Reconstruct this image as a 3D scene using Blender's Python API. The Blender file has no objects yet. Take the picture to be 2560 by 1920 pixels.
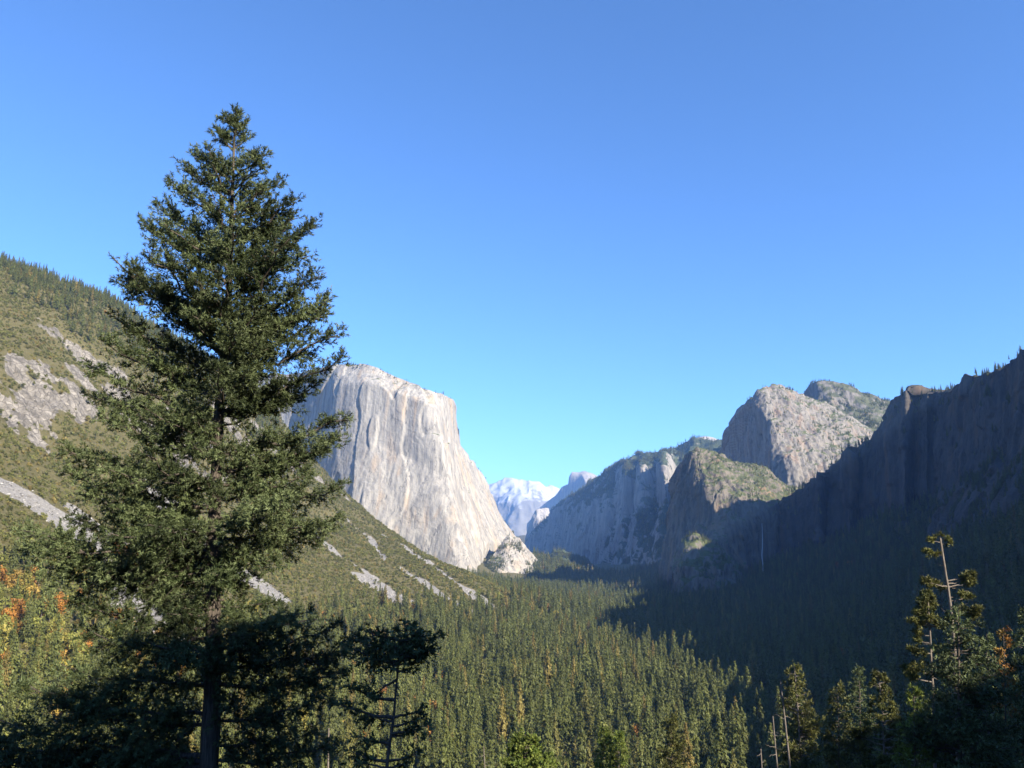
import bpy, math, random
import numpy as np
from mathutils import Vector

random.seed(7)
RNG = np.random.default_rng(7)
SC = bpy.context.scene
COL = SC.collection
R = math.radians

# ---------------------------------------------------------------- camera, sky, sun, exposure
F_PX, PITCH = 2000.0, R(12.0)
cam_d = bpy.data.cameras.new('camera'); cam_d.sensor_width = 36.0; cam_d.lens = F_PX / 2560 * 36
cam_d.clip_start = 0.5; cam_d.clip_end = 90000
cam = bpy.data.objects.new('camera', cam_d); COL.objects.link(cam)
cam.rotation_euler = (math.pi / 2 + PITCH, 0, 0)
SC.camera = cam
SUN_AZ, SUN_EL = R(133), R(28)          # clockwise from the view direction
SUN = Vector((math.sin(SUN_AZ) * math.cos(SUN_EL), math.cos(SUN_AZ) * math.cos(SUN_EL), math.sin(SUN_EL)))
world = bpy.data.worlds.new('World'); SC.world = world; world.use_nodes = True
wn = world.node_tree
sky = wn.nodes.new('ShaderNodeTexSky'); sky.sky_type = 'NISHITA'; sky.sun_disc = False
sky.sun_elevation = SUN_EL; sky.sun_rotation = SUN_AZ; sky.altitude = 1300
sky.air_density = 1.0; sky.dust_density = 0.15; sky.ozone_density = 9.0
wn.links.new(sky.outputs[0], wn.nodes['Background'].inputs[0])
wn.nodes['Background'].inputs[1].default_value = 0.106
sun_d = bpy.data.lights.new('sun', 'SUN'); sun_d.energy = 5.0; sun_d.angle = R(0.5); sun_d.color = (1.0, 0.88, 0.70)
sun_o = bpy.data.objects.new('sun', sun_d); COL.objects.link(sun_o)
sun_o.rotation_euler = SUN.to_track_quat('Z', 'Y').to_euler()
vs = SC.view_settings; vs.view_transform = 'Standard'; vs.look = 'None'; vs.exposure = 1.52; vs.gamma = 1.0
vs.use_curve_mapping = False
SC.render.engine = 'CYCLES'
cy = SC.cycles
cy.max_bounces = 5; cy.diffuse_bounces = 2; cy.glossy_bounces = 1; cy.transmission_bounces = 2
cy.transparent_max_bounces = 8; cy.volume_bounces = 1
cy.use_denoising = True
try: cy.denoiser = 'OPENIMAGEDENOISE'
except Exception: pass

# ---------------------------------------------------------------- helpers
CP, SP = math.cos(PITCH), math.sin(PITCH)
def P(px, py, Y):
    """point on the ray through photo pixel (px, py) at forward distance Y metres"""
    cx, cyy = (px - 1280) / F_PX, (960 - py) / F_PX
    k = Y / (CP - cyy * SP)
    return (cx * k, Y, (cyy * CP + SP) * k)

def h3(ix, iy, iz, seed):
    n = (ix.astype(np.int64) * 374761393 + iy.astype(np.int64) * 668265263 + iz.astype(np.int64) * 2147483647 + seed * 974634511) & 0xffffffff
    n = ((n ^ (n >> 13)) * 1274126177) & 0xffffffff
    n = ((n ^ (n >> 16)) * 2246822519) & 0xffffffff
    return ((n ^ (n >> 15)) & 0xffffff) / float(0xffffff)

def vn(x, y, z, seed=0):
    fx, fy, fz = np.floor(x), np.floor(y), np.floor(z)
    tx, ty, tz = x - fx, y - fy, z - fz
    tx = tx*tx*tx*(tx*(tx*6-15)+10); ty = ty*ty*ty*(ty*(ty*6-15)+10); tz = tz*tz*tz*(tz*(tz*6-15)+10)
    def c(a, b, d): return h3(fx + a, fy + b, fz + d, seed)
    x00 = c(0,0,0)*(1-tx) + c(1,0,0)*tx; x10 = c(0,1,0)*(1-tx) + c(1,1,0)*tx
    x01 = c(0,0,1)*(1-tx) + c(1,0,1)*tx; x11 = c(0,1,1)*(1-tx) + c(1,1,1)*tx
    return ((x00*(1-ty) + x10*ty)*(1-tz) + (x01*(1-ty) + x11*ty)*tz) * 2 - 1

def fbm(p, sx, sy, sz, octv=4, seed=0, gain=0.5):
    s = np.zeros(len(p)); a = 1.0; f = 1.0; t = 0
    for o in range(octv):
        s += a * vn(p[:,0]*f/sx + 17.3*o, p[:,1]*f/sy + 5.1*o, p[:,2]*f/sz - 9.7*o, seed + o); t += a
        a *= gain; f *= 2.03
    return s / t

def ridged(p, sx, sy, sz, octv=3, seed=0, gain=0.5):
    s = np.zeros(len(p)); a = 1.0; f = 1.0; t = 0
    for o in range(octv):
        s += a * (1 - 2*np.abs(vn(p[:,0]*f/sx + 3.3*o, p[:,1]*f/sy + 7.7*o, p[:,2]*f/sz + 1.9*o, seed + o))); t += a
        a *= gain; f *= 2.03
    return s / t

def sstep(a, b, x):
    t = np.clip((x - a) / (b - a), 0, 1); return t*t*(3 - 2*t)

def facets(p, sx, sz, levels, seed):
    """stepped relief: flat slabs that end in sharp vertical edges"""
    n = fbm(p, sx, sx, sz, 3, seed) * levels; f = np.floor(n); t = n - f
    return (f + sstep(0.46, 0.54, t)) / levels

def mesh_np(name, V, Fq, smooth=True, mats=()):
    """mesh from numpy verts (n,3) and faces (m,k)"""
    me = bpy.data.meshes.new(name)
    V = np.ascontiguousarray(V, dtype=np.float32); Fq = np.ascontiguousarray(Fq, dtype=np.int32)
    m, k = Fq.shape
    me.vertices.add(len(V)); me.vertices.foreach_set('co', V.ravel())
    me.loops.add(m * k); me.loops.foreach_set('vertex_index', Fq.ravel())
    me.polygons.add(m); me.polygons.foreach_set('loop_start', np.arange(m, dtype=np.int32) * k)
    me.update(calc_edges=True)
    me.polygons.foreach_set('use_smooth', np.full(m, smooth, dtype=bool))
    for q in mats: me.materials.append(q)
    return me

def attr(me, name, vals):
    a = me.attributes.new(name, 'FLOAT', 'POINT'); a.data.foreach_set('value', np.asarray(vals, dtype=np.float32))

def link(name, data, parent=None, **props):
    o = bpy.data.objects.new(name, data); COL.objects.link(o)
    if parent is not None: o.parent = parent
    for k, v in props.items(): o[k] = v
    return o

def structure(name, me, label, cat): return link(name, me, None, kind='structure', label=label, category=cat)

def gridfaces(nu, nv):
    i = np.arange(nu * nv).reshape(nu, nv)
    return np.stack([i[:-1,:-1].ravel(), i[1:,:-1].ravel(), i[1:,1:].ravel(), i[:-1,1:].ravel()], 1)

# ---------------------------------------------------------------- materials
class NT:
    def __init__(s, name):
        s.m = bpy.data.materials.new(name); s.m.use_nodes = True
        s.t = s.m.node_tree; s.b = s.t.nodes['Principled BSDF']; s.out = s.t.nodes['Material Output']
        s.b.inputs['Roughness'].default_value = 0.9
        s.b.inputs['Specular IOR Level'].default_value = 0.15
    def n(s, typ, **kw):
        nd = s.t.nodes.new(typ)
        for k, v in kw.items(): setattr(nd, k, v)
        return nd
    def put(s, sock, v):
        if isinstance(v, bpy.types.NodeSocket): s.t.links.new(v, sock)
        elif v is not None:
            if isinstance(v, (tuple, list)) and len(v) == 3 and sock.type == 'RGBA': v = (*v, 1)
            sock.default_value = v
    def math(s, op, a, b=None, clamp=False):
        nd = s.n('ShaderNodeMath', operation=op, use_clamp=clamp); s.put(nd.inputs[0], a); s.put(nd.inputs[1], b); return nd.outputs[0]
    def mix(s, f, a, b):
        nd = s.n('ShaderNodeMix', data_type='RGBA'); s.put(nd.inputs[0], f); s.put(nd.inputs[6], a); s.put(nd.inputs[7], b); return nd.outputs[2]
    def mapr(s, v, a, b, c=0.0, d=1.0):
        nd = s.n('ShaderNodeMapRange', interpolation_type='SMOOTHSTEP'); s.put(nd.inputs[0], v)
        for i, q in enumerate((a, b, c, d)): nd.inputs[1 + i].default_value = q
        return nd.outputs[0]
    def pos(s): return s.n('ShaderNodeNewGeometry').outputs['Position']
    def noise(s, scale, vec=None, detail=5, rough=0.55, dist=0.0):
        """noise with feature sizes in metres, scale = (sx, sy, sz)"""
        mp = s.n('ShaderNodeMapping'); s.put(mp.inputs['Vector'], vec if vec is not None else s.pos())
        mp.inputs['Scale'].default_value = tuple(1.0 / q for q in scale)
        nd = s.n('ShaderNodeTexNoise'); s.t.links.new(mp.outputs[0], nd.inputs['Vector'])
        nd.inputs['Scale'].default_value = 1; nd.inputs['Detail'].default_value = detail
        nd.inputs['Roughness'].default_value = rough; nd.inputs['Distortion'].default_value = dist
        return nd.outputs['Fac']
    def attrib(s, name): return s.n('ShaderNodeAttribute', attribute_name=name).outputs['Fac']
    def nz(s):
        g = s.n('ShaderNodeNewGeometry'); x = s.n('ShaderNodeSeparateXYZ'); s.t.links.new(g.outputs['Normal'], x.inputs[0]); return x.outputs[2]
    def bump(s, h, strength, dist):
        b = s.n('ShaderNodeBump'); b.inputs['Strength'].default_value = strength; b.inputs['Distance'].default_value = dist
        s.put(b.inputs['Height'], h); s.t.links.new(b.outputs[0], s.b.inputs['Normal'])

def granite(name, light, dark, warm, veg=(0.055, 0.065, 0.028), streak=1.0, warm_amt=0.5, veg_lo=0.55, veg_hi=0.8, scale=1.0, bumpy=0.7, dirt=(0.08, 0.076, 0.07)):
    g = NT(name); q = scale
    st = g.noise((16*q, 16*q, 330*q), detail=6, rough=0.62)
    st2 = g.noise((45*q, 45*q, 600*q), detail=4, rough=0.5, dist=0.6)
    pat = g.noise((130*q, 130*q, 170*q), detail=7, rough=0.6)
    fine = g.noise((9*q, 9*q, 14*q), detail=5, rough=0.65)
    c = g.mix(g.mapr(st, 0.40, 0.66, 0.0, 0.75*streak), light, dark)
    c = g.mix(g.mapr(pat, 0.50, 0.72, 0.0, 0.6), c, dark)
    c = g.mix(g.mapr(st2, 0.50, 0.70, 0.0, warm_amt), c, warm)
    c = g.mix(g.mapr(fine, 0.55, 0.75, 0.0, 0.32), c, dirt)
    cr = g.noise((60*q, 60*q, 700*q), detail=6, rough=0.55)
    cr = g.mapr(g.math('ABSOLUTE', g.math('SUBTRACT', cr, 0.5)), 0.0, 0.010, 0.6, 0.0)
    c = g.mix(cr, c, tuple(k*0.35 for k in dark))
    v = g.math('ADD', g.nz(), g.math('MULTIPLY', g.math('SUBTRACT', g.noise((38*q, 38*q, 38*q), detail=6, rough=0.68), 0.5), 0.9))
    vf = g.mapr(v, veg_lo, veg_hi)
    vc = g.mix(g.noise((14*q, 14*q, 14*q), detail=4), veg, tuple(k*1.9 for k in veg))
    g.put(g.b.inputs['Base Color'], g.mix(vf, c, vc))
    bh = g.math('ADD', g.math('SUBTRACT', g.math('MULTIPLY', st, 0.7), g.math('MULTIPLY', cr, 0.35)), g.math('ADD', g.math('MULTIPLY', fine, 0.5), g.math('MULTIPLY', pat, 0.5)))
    g.bump(bh, bumpy, 9*q)
    return g.m

def foliage_mat(name, dark, light, yellow, yel=0.15, by_attr=False, trans=0.0):
    """leaf colour that varies from tree to tree and from tuft to tuft"""
    g = NT(name)
    oi = g.n('ShaderNodeObjectInfo')
    rnd = oi.outputs['Random']
    nz = g.attrib('tint') if by_attr else g.noise((2.5, 2.5, 2.5), detail=2)
    c = g.mix(g.mapr(nz, 0.25, 0.8), dark, light)
    c = g.mix(g.mapr(rnd, 1 - yel, 1.0, 0.0, 0.8), c, yellow)
    br = g.n('ShaderNodeHueSaturation'); g.put(br.inputs['Color'], c)
    g.put(br.inputs['Value'], g.math('ADD', 0.7, g.math('MULTIPLY', g.math('FRACT', g.math('MULTIPLY', rnd, 7.31)), 0.6)))
    g.put(g.b.inputs['Base Color'], br.outputs[0])
    g.b.inputs['Roughness'].default_value = 0.6; g.b.inputs['Specular IOR Level'].default_value = 0.25
    if trans > 0:
        tr = g.n('ShaderNodeBsdfTranslucent'); g.put(tr.inputs['Color'], br.outputs[0])
        mx = g.n('ShaderNodeMixShader'); mx.inputs[0].default_value = trans
        g.t.links.new(g.b.outputs[0], mx.inputs[1]); g.t.links.new(tr.outputs[0], mx.inputs[2]); g.t.links.new(mx.outputs[0], g.out.inputs[0])
    return g.m

def bark_mat(name, a, b):
    g = NT(name)
    n1 = g.noise((0.05, 0.05, 0.5), vec=g.n('ShaderNodeTexCoord').outputs['Object'], detail=5, rough=0.7)
    g.put(g.b.inputs['Base Color'], g.mix(g.mapr(n1, 0.35, 0.65), a, b)); g.bump(n1, 0.9, 0.04)
    return g.m

M_ELCAP = granite('pale_granite', (0.335, 0.320, 0.290), (0.160, 0.157, 0.153), (0.36, 0.28, 0.195), streak=0.95, warm_amt=0.6, veg_lo=0.66, veg_hi=0.9, dirt=(0.15, 0.145, 0.135), bumpy=0.5)
M_CATH = granite('grey_granite', (0.205, 0.192, 0.172), (0.092, 0.090, 0.088), (0.27, 0.155, 0.085), warm_amt=0.35, veg_lo=0.66, veg_hi=0.86)
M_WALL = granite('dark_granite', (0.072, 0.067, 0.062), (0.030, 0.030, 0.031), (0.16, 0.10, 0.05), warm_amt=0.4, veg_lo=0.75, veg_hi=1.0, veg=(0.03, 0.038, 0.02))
M_RIDGE = granite('wooded_granite', (0.26, 0.248, 0.23), (0.12, 0.118, 0.112), (0.20, 0.15, 0.10), warm_amt=0.25, veg_lo=0.34, veg_hi=0.56, veg=(0.035, 0.045, 0.024), scale=1.6)
M_DOME = granite('far_granite', (0.33, 0.31, 0.285), (0.20, 0.195, 0.19), (0.28, 0.23, 0.18), warm_amt=0.3, veg_lo=1.3, veg_hi=1.6, scale=3.0)

def snow_mat():
    g = NT('snow_on_granite')
    n1 = g.noise((420, 420, 260), detail=8, rough=0.62); n2 = g.noise((1500, 1500, 700), detail=4)
    h = g.n('ShaderNodeSeparateXYZ'); g.t.links.new(g.pos(), h.inputs[0])
    v = g.math('ADD', g.math('MULTIPLY', g.math('SUBTRACT', h.outputs[2], 800), 1 / 900), g.math('ADD', g.math('MULTIPLY', g.math('SUBTRACT', n1, 0.5), 2.4), g.math('MULTIPLY', g.nz(), 0.6)))
    rock = g.mix(n2, (0.12, 0.12, 0.12), (0.24, 0.235, 0.225))
    g.put(g.b.inputs['Base Color'], g.mix(g.mapr(v, 0.52, 0.78), rock, (0.37, 0.38, 0.40)))
    g.bump(n1, 0.6, 60)
    return g.m
M_SNOW = snow_mat()

def ground_mat():
    g = NT('slope_ground')
    scree, rock = g.attrib('scree'), g.attrib('rock')
    n1 = g.noise((3.2, 3.2, 3.2), detail=6, rough=0.7); n2 = g.noise((45, 45, 45), detail=5); n3 = g.noise((14, 14, 60), detail=6, rough=0.65)
    scrub = g.mix(n2, (0.080, 0.076, 0.028), (0.150, 0.132, 0.060))
    scrub = g.mix(g.mapr(n1, 0.5, 0.75, 0, 0.5), scrub, (0.25, 0.22, 0.17))
    sc = g.mix(n1, (0.14, 0.137, 0.132), (0.36, 0.352, 0.34))
    rk = g.mix(g.mapr(n3, 0.35, 0.68), (0.36, 0.335, 0.295), (0.12, 0.112, 0.098))
    rf = g.mapr(g.math('ADD', rock, g.math('MULTIPLY', g.math('SUBTRACT', n3, 0.5), 0.9)), 0.45, 0.62)
    sf = g.mapr(g.math('ADD', scree, g.math('MULTIPLY', g.math('SUBTRACT', n2, 0.5), 0.7)), 0.42, 0.6)
    vo = g.n('ShaderNodeTexVoronoi', feature='DISTANCE_TO_EDGE'); vm = g.n('ShaderNodeMapping'); g.put(vm.inputs['Vector'], g.pos())
    vm.inputs['Scale'].default_value = (1/9, 1/9, 1/15); g.t.links.new(vm.outputs[0], vo.inputs['Vector']); vo.inputs['Scale'].default_value = 1
    vc = g.n('ShaderNodeTexVoronoi'); g.t.links.new(vm.outputs[0], vc.inputs['Vector']); vc.inputs['Scale'].default_value = 1
    sep = g.n('ShaderNodeSeparateColor'); g.t.links.new(vc.outputs['Color'], sep.inputs[0])
    rk = g.mix(g.mapr(vo.outputs[0], 0.0, 0.10, 0.7, 0.0), rk, (0.07, 0.063, 0.052))
    rk = g.mix(g.math('MULTIPLY', sep.outputs[0], 0.45), rk, (0.12, 0.11, 0.095))
    g.put(g.b.inputs['Base Color'], g.mix(sf, g.mix(rf, scrub, rk), sc))
    g.bump(g.math('ADD', g.math('MULTIPLY', n1, 0.5), g.math('ADD', n3, g.math('MULTIPLY', sep.outputs[0], 0.8))), 1.0, 7.0)
    return g.m
M_GROUND = ground_mat()

M_FIR = foliage_mat('conifer_needles', (0.052, 0.067, 0.017), (0.122, 0.132, 0.034), (0.185, 0.135, 0.036), yel=0.16)
M_SHRUB = foliage_mat('shrub_leaves', (0.066, 0.076, 0.021), (0.142, 0.138, 0.036), (0.185, 0.14, 0.042), yel=0.25)
M_OAK = foliage_mat('autumn_oak_leaves', (0.19, 0.085, 0.018), (0.30, 0.145, 0.026), (0.22, 0.17, 0.04), yel=0.5)
M_YELLOWGREEN = foliage_mat('yellow_green_leaves', (0.10, 0.115, 0.024), (0.19, 0.19, 0.045), (0.25, 0.2, 0.04), yel=0.3)
M_BARK = bark_mat('grey_brown_bark', (0.05, 0.043, 0.037), (0.13, 0.11, 0.092))
M_PALEBARK = bark_mat('weathered_pale_wood', (0.085, 0.072, 0.06), (0.21, 0.185, 0.16))
M_BIGFIR = foliage_mat('douglas_fir_needles', (0.036, 0.052, 0.019), (0.112, 0.142, 0.062), (0.12, 0.12, 0.045), yel=0.0, by_attr=True, trans=0.12)
M_PINE = foliage_mat('pine_needles', (0.056, 0.066, 0.019), (0.140, 0.140, 0.042), (0.15, 0.14, 0.04), yel=0.0, by_attr=True, trans=0.12)
M_BROAD = foliage_mat('bright_green_leaves', (0.075, 0.11, 0.020), (0.165, 0.20, 0.042), (0.2, 0.2, 0.04), yel=0.0, by_attr=True, trans=0.2)

# ---------------------------------------------------------------- terrain
CTRL = []
def ctl(px, py, Y, dz=0): x, y, z = P(px, py, Y); CTRL.append((x, y, z + dz))
# north side: the scrub and talus mountainside on the left
for a in [(0,675,1500),(140,725,1570),(290,775,1650),(420,865,1800),(560,945,2000),(660,1010,2250),
          (0,830,1270),(170,880,1380),(330,960,1480),(500,1040,1680),(650,1100,1900),(745,1165,2080),
          (0,1000,1060),(200,1020,1200),(400,1110,1380),(600,1170,1620),
          (0,1200,860),(200,1280,950),(400,1330,1130),(600,1320,1400),(800,1300,1800),(873,1248,2050),(942,1322,1960),(1012,1352,1880),(1063,1380,1800),(1102,1404,1730),(1161,1438,1640),(1212,1465,1570),
          (0,1450,700),(200,1500,740),(500,1480,1020),(800,1460,1290),(1000,1470,1450),
          (1240,1510,1480),(1270,1550,1410),(1215,1442,3330),(1160,1450,3180),(1270,1475,3250)]: ctl(*a, dz=-3)
for a in [(0,1700,470),(300,1700,520),(600,1640,720),(900,1580,1000),(150,1580,600)]: ctl(*a, dz=-18)
# behind the crest the ground falls or levels off
CTRL += [(-1500, 2300, 600), (-900, 2600, 450), (-1400, 1500, 720), (-1500, 900, 640), (-1100, 700, 380), (-800, 400, 90), (-1500, 200, 200),
         (-560, 2700, 90), (-250, 2500, -50), (-100, 2400, -100), (-60, 2000, -95), (-120, 3000, -85), (-300, 3300, -60), (0, 2900, -110), (80, 3300, -100), (-950, 3600, 250), (-600, 3300, 60), (-3000, 3000, 900), (-4000, 6000, 800),
         (180, 3700, -60), (130, 4100, 0), (-500, 4500, 400)]
# valley floor
CTRL += [(250, 3500, -132), (300, 2600, -136), (150, 2600, -125), (420, 2500, -134), (150, 2000, -136), (350, 2000, -136), (50, 1500, -135), (250, 1500, -136),
         (0, 1150, -134), (200, 1100, -136), (-100, 850, -130), (100, 800, -136), (-120, 560, -120), (30, 550, -132), (180, 620, -134),
         (300, 4400, -132), (500, 3600, -132), (700, 4600, -128), (450, 5600, -125), (700, 7000, -118), (250, 5400, -110), (900, 9000, -110), (600, 9500, -100)]
# south side: wooded slope under the shaded wall, out-of-frame ridge towards the sun
CTRL += [(560, 2350, -122), (700, 2250, -95), (840, 2000, -30), (520, 1900, -128), (660, 1700, -105), (450, 1400, -130), (800, 1550, 5), (600, 1250, -85), (430, 1000, -118), (560, 900, -40),
         (740, 1200, 15), (300, 620, -118), (420, 640, -70), (900, 1150, 240), (990, 1400, 110), (1080, 1700, 40), (820, 800, 330), (950, 1000, 430), (850, 420, 330), (930, 650, 460), (700, 480, 230), (560, 300, 172), (700, 120, 220), (600, -150, 220),
         (1300, 500, 560), (1200, 1000, 520), (900, -300, 420), (340, -430, 215), (1600, -600, 560), (0, -800, 260), (-600, -500, 120), (-300, -150, 0), (-2000, -1500, 300), (2500, -1500, 700),
         (1450, 1450, 600), (1430, 1700, 570), (1500, 1950, 600), (1720, 2300, 640), (1550, 2650, 330), (2200, 2000, 700), (3500, 3500, 800), (1400, 3600, 300), (2600, 5500, 780)]
# slope of the overlook
CTRL += [(0, 0, -3.2), (-6, -8, -2.2), (10, -8, -1.5), (-9, 26, -15), (9, 24, -14), (-40, 40, -26), (-120, 120, -62), (0, 70, -40), (37, 70, -38), (60, 100, -46), (90, 160, -66), (0, 150, -78), (-60, 260, -104), (40, 260, -108), (120, 260, -94), (0, 400, -128),
         (110, 330, -106), (200, 420, -96), (230, 300, -55), (150, 200, -60), (70, 55, -14), (110, 110, -18), (190, 160, 8), (200, 98, 36), (105, 8, 37), (300, 240, 40), (94, -6, 37), (60, 5, 8), (64, -42, 51), (52, -34, 38), (80, -60, 58), (125, -52, 60), (30, -20, 10), (180, 40, 54), (350, 115, 90), (200, -60, 78), (110, -120, 66), (-40, -60, 12), (20, -110, 46), (300, -250, 140), (440, 120, 140)]
CT = np.array(CTRL)
def _phi(d2): return np.sqrt(d2 + 18.0**2)
_A = _phi(((CT[:, None, :2] - CT[None, :, :2])**2).sum(-1))
_m = CT[:, 2].mean()
_w = np.linalg.solve(_A + np.eye(len(CT)) * -0.5, CT[:, 2] - _m)
def base_h(x, y):
    out = np.empty(len(x))
    for i in range(0, len(x), 20000):
        xs, ys = x[i:i+20000], y[i:i+20000]
        out[i:i+20000] = _phi((xs[:, None] - CT[None, :, 0])**2 + (ys[:, None] - CT[None, :, 1])**2) @ _w + _m
    return out
def ground_h(x, y):
    x = np.asarray(x, float); y = np.asarray(y, float)
    z = base_h(x, y); r = np.hypot(x, y)
    far = sstep(9000, 16000, r); z = z*(1-far) + 250*far
    p = np.stack([x, y, np.zeros_like(x)], 1)
    up = sstep(-120, 60, z) * sstep(300, 700, r)
    z = z + up * (22*fbm(p, 260, 260, 1, 4, 3) + 9*ridged(p, 70, 70, 1, 3, 9)) * (1 - 0.5*sstep(500, 900, z))
    z = z + sstep(40, 300, r) * 3*fbm(p, 60, 60, 1, 3, 5)
    # the overlook itself: the ground stays under the view
    az = np.degrees(np.arctan2(x, y))
    lim = -2.6 - 0.42*np.minimum(r, 70)
    w = (1 - sstep(38, 60, np.abs(az))) * (1 - sstep(70, 110, r))
    return np.where(w > 0, z*(1-w) + np.minimum(z, lim)*w, z)
def gh(x, y): return float(ground_h(np.array([x]), np.array([y]))[0])

def drop(px, py):
    """where the ray through a pixel meets the ground"""
    d = np.array(P(px, py, 1.0)); ys = np.geomspace(60, 5000, 900)
    pts = d[None] * ys[:, None]; hit = np.where(ground_h(pts[:,0], pts[:,1]) > pts[:,2])[0]
    i = hit[0] if len(hit) else len(ys)-1
    return pts[i, :2]

SCREE = [([(-60,1170),(60,1230),(170,1310),(270,1410),(330,1490),(385,1580)], 30),
         ([(170,1265),(290,1350),(400,1420),(480,1500)], 17), ([(400,1250),(470,1310),(560,1400),(660,1480)], 34),
         ([(800,1345),(850,1390),(900,1420),(960,1460),(1020,1500)], 15), ([(900,1440),(960,1480),(1010,1510)], 22),
         ([(960,1338),(1020,1375),(1080,1415),(1150,1462),(1210,1505),(1265,1543)], 20),
         ([(1000,1418),(1060,1455),(1110,1490),(1190,1535)], 17), ([(870,1300),(930,1350),(960,1400)], 9)]
ROCKS = [(130,960,100),(215,900,80),(95,1060,75),(260,990,80),(350,1080,75),(430,1130,80),(300,1170,45),(520,1120,70),(600,1090,60),(680,1120,60),(760,1175,55),(40,900,35),(860,1240,28),(905,1290,22),(945,1335,16),(450,1210,40)]
def seg_dist(x, y, a, b):
    a = np.asarray(a); b = np.asarray(b); d = b - a; L = max((d*d).sum(), 1e-6)
    t = np.clip(((x-a[0])*d[0] + (y-a[1])*d[1]) / L, 0, 1)
    return np.hypot(x - a[0] - t*d[0], y - a[1] - t*d[1])
SCREE_W = [([drop(*q) for q in pl], w) for pl, w in SCREE]
ROCKS_W = [(drop(a, b), r) for a, b, r in ROCKS]
def masks(x, y):
    p = np.stack([x, y, np.zeros_like(x)], 1)
    wob = fbm(p, 60, 60, 1, 4, 21)
    s = np.zeros(len(x))
    for pl, w in SCREE_W:
        for a, b in zip(pl[:-1], pl[1:]):
            s = np.maximum(s, 1 - sstep(w*0.35, w*0.95, seg_dist(x, y, a, b) + wob*w*0.9))
    r = np.zeros(len(x))
    for c, w in ROCKS_W:
        r = np.maximum(r, 1 - sstep(w*0.3, w*1.05, np.hypot(x-c[0], y-c[1]) + wob*w*1.2))
    r = np.clip(r * (1.0 + 2.2*fbm(p, 30, 30, 1, 4, 23)), 0, 1)
    return s, r

def build_terrain():
    az = np.concatenate([np.arange(-180, -36.5, 3.0), np.arange(-36.5, 36.5, 0.145), np.arange(36.5, 180.1, 2.5)])
    rr = np.concatenate([[0.2, 1.5, 3], np.geomspace(4, 80, 38)[:-1], np.geomspace(80, 4200, 390)[:-1], np.geomspace(4200, 60000, 36)])
    A, Rr = np.meshgrid(np.radians(az), rr, indexing='ij')
    x, y = (np.sin(A)*Rr).ravel(), (np.cos(A)*Rr).ravel()
    z = ground_h(x, y); s, r = masks(x, y)
    p = np.stack([x, y, z], 1)
    z += r * (14*facets(p, 40, 60, 3, 31) + 7*facets(p, 16, 25, 3, 33) + 3*ridged(p, 9, 9, 12, 2, 37)) - s*2.5
    me = mesh_np('terrain', np.stack([x, y, z], 1), gridfaces(len(az), len(rr))[:, ::-1], mats=[M_GROUND])
    attr(me, 'scree', s); attr(me, 'rock', r)
    structure('terrain', me, 'valley floor with scrubby left mountainside, scree chutes and foreground slope', 'terrain')
build_terrain()

# ---------------------------------------------------------------- cliffs and mountains
def resample(pts, n):
    pts = np.asarray(pts, float); d = np.r_[0, np.cumsum(np.linalg.norm(np.diff(pts, axis=0), axis=1))]
    t = np.linspace(0, d[-1], n); return np.stack([np.interp(t, d, pts[:, k]) for k in range(3)], 1)
def smooth_ax(G, ax, sig):
    if sig <= 0: return G
    k = int(3*sig) + 1; w = np.exp(-0.5*(np.arange(-k, k+1)/sig)**2); w /= w.sum()
    pad = [(0,0)]*3; pad[ax] = (k, k); Gp = np.pad(G, pad, mode='reflect', reflect_type='odd')
    out = np.zeros_like(G)
    for i, q in enumerate(w):
        sl = [slice(None)]*3; sl[ax] = slice(i, i + G.shape[ax]); out += q * Gp[tuple(sl)]
    return out
LOFTS = {}
def loft(name, cols, nu, nv, disp, m, label, cat, back=((120, 8), (420, -60), (500, -500)), nb=24, su=2.0, sv=2.0, raw=False, foot=60, bdir=(0.0, 1.0)):
    """columns of (px, py, Y) from rim to foot; the back is closed behind the rim"""
    face = [resample([c if raw else P(*c) for c in cl] + ([] if foot is None else [(np.array(cl[-1] if raw else P(*cl[-1])) + (0, -0.15*foot, -foot))]), nv) for cl in cols]
    C = np.array(face); nc = len(cols)
    d = np.r_[0, np.cumsum(np.linalg.norm(np.diff(C, axis=0), axis=2).mean(1))]
    t = np.linspace(0, d[-1], nu); G = np.empty((nu, nv, 3))
    for j in range(nv):
        for k in range(3): G[:, j, k] = np.interp(t, d, C[:, j, k])
    G = smooth_ax(smooth_ax(G, 0, su), 1, sv)
    rim = G[:, 0]
    bk = np.array([[0, 0, 0]] + [[a*bdir[0], a*bdir[1], b] for a, b in back], float); bt = np.linspace(0, len(back), nb+1)[1:]
    off = np.stack([np.interp(bt, np.arange(len(back)+1), bk[:, k]) for k in range(3)], 1)
    B = rim[:, None, :] + off[None, ::-1]
    G = np.concatenate([B, G], 1); nvt = G.shape[1]
    du = np.gradient(G, axis=0); dv = np.gradient(G, axis=1)
    N = np.cross(du, dv); N /= np.linalg.norm(N, axis=2, keepdims=True) + 1e-9
    if N[:, nb:, 1].mean() > 0: N = -N; flip = True
    else: flip = False
    N = smooth_ax(smooth_ax(N, 0, 3), 1, 3); N /= np.linalg.norm(N, axis=2, keepdims=True) + 1e-9
    p = G.reshape(-1, 3)
    D = disp(p).reshape(nu, nvt)
    V = (G + N * D[:, :, None]).reshape(-1, 3)
    Fq = gridfaces(nu, nvt)
    if flip: Fq = Fq[:, ::-1]
    me = mesh_np(name, V, Fq, mats=[m])
    n = np.empty(len(V)*3, np.float32); me.vertices.foreach_get('normal', n)
    LOFTS[label] = (V, n.reshape(-1, 3), nb, nvt)
    structure(name, me, label, cat)
    return label

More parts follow.
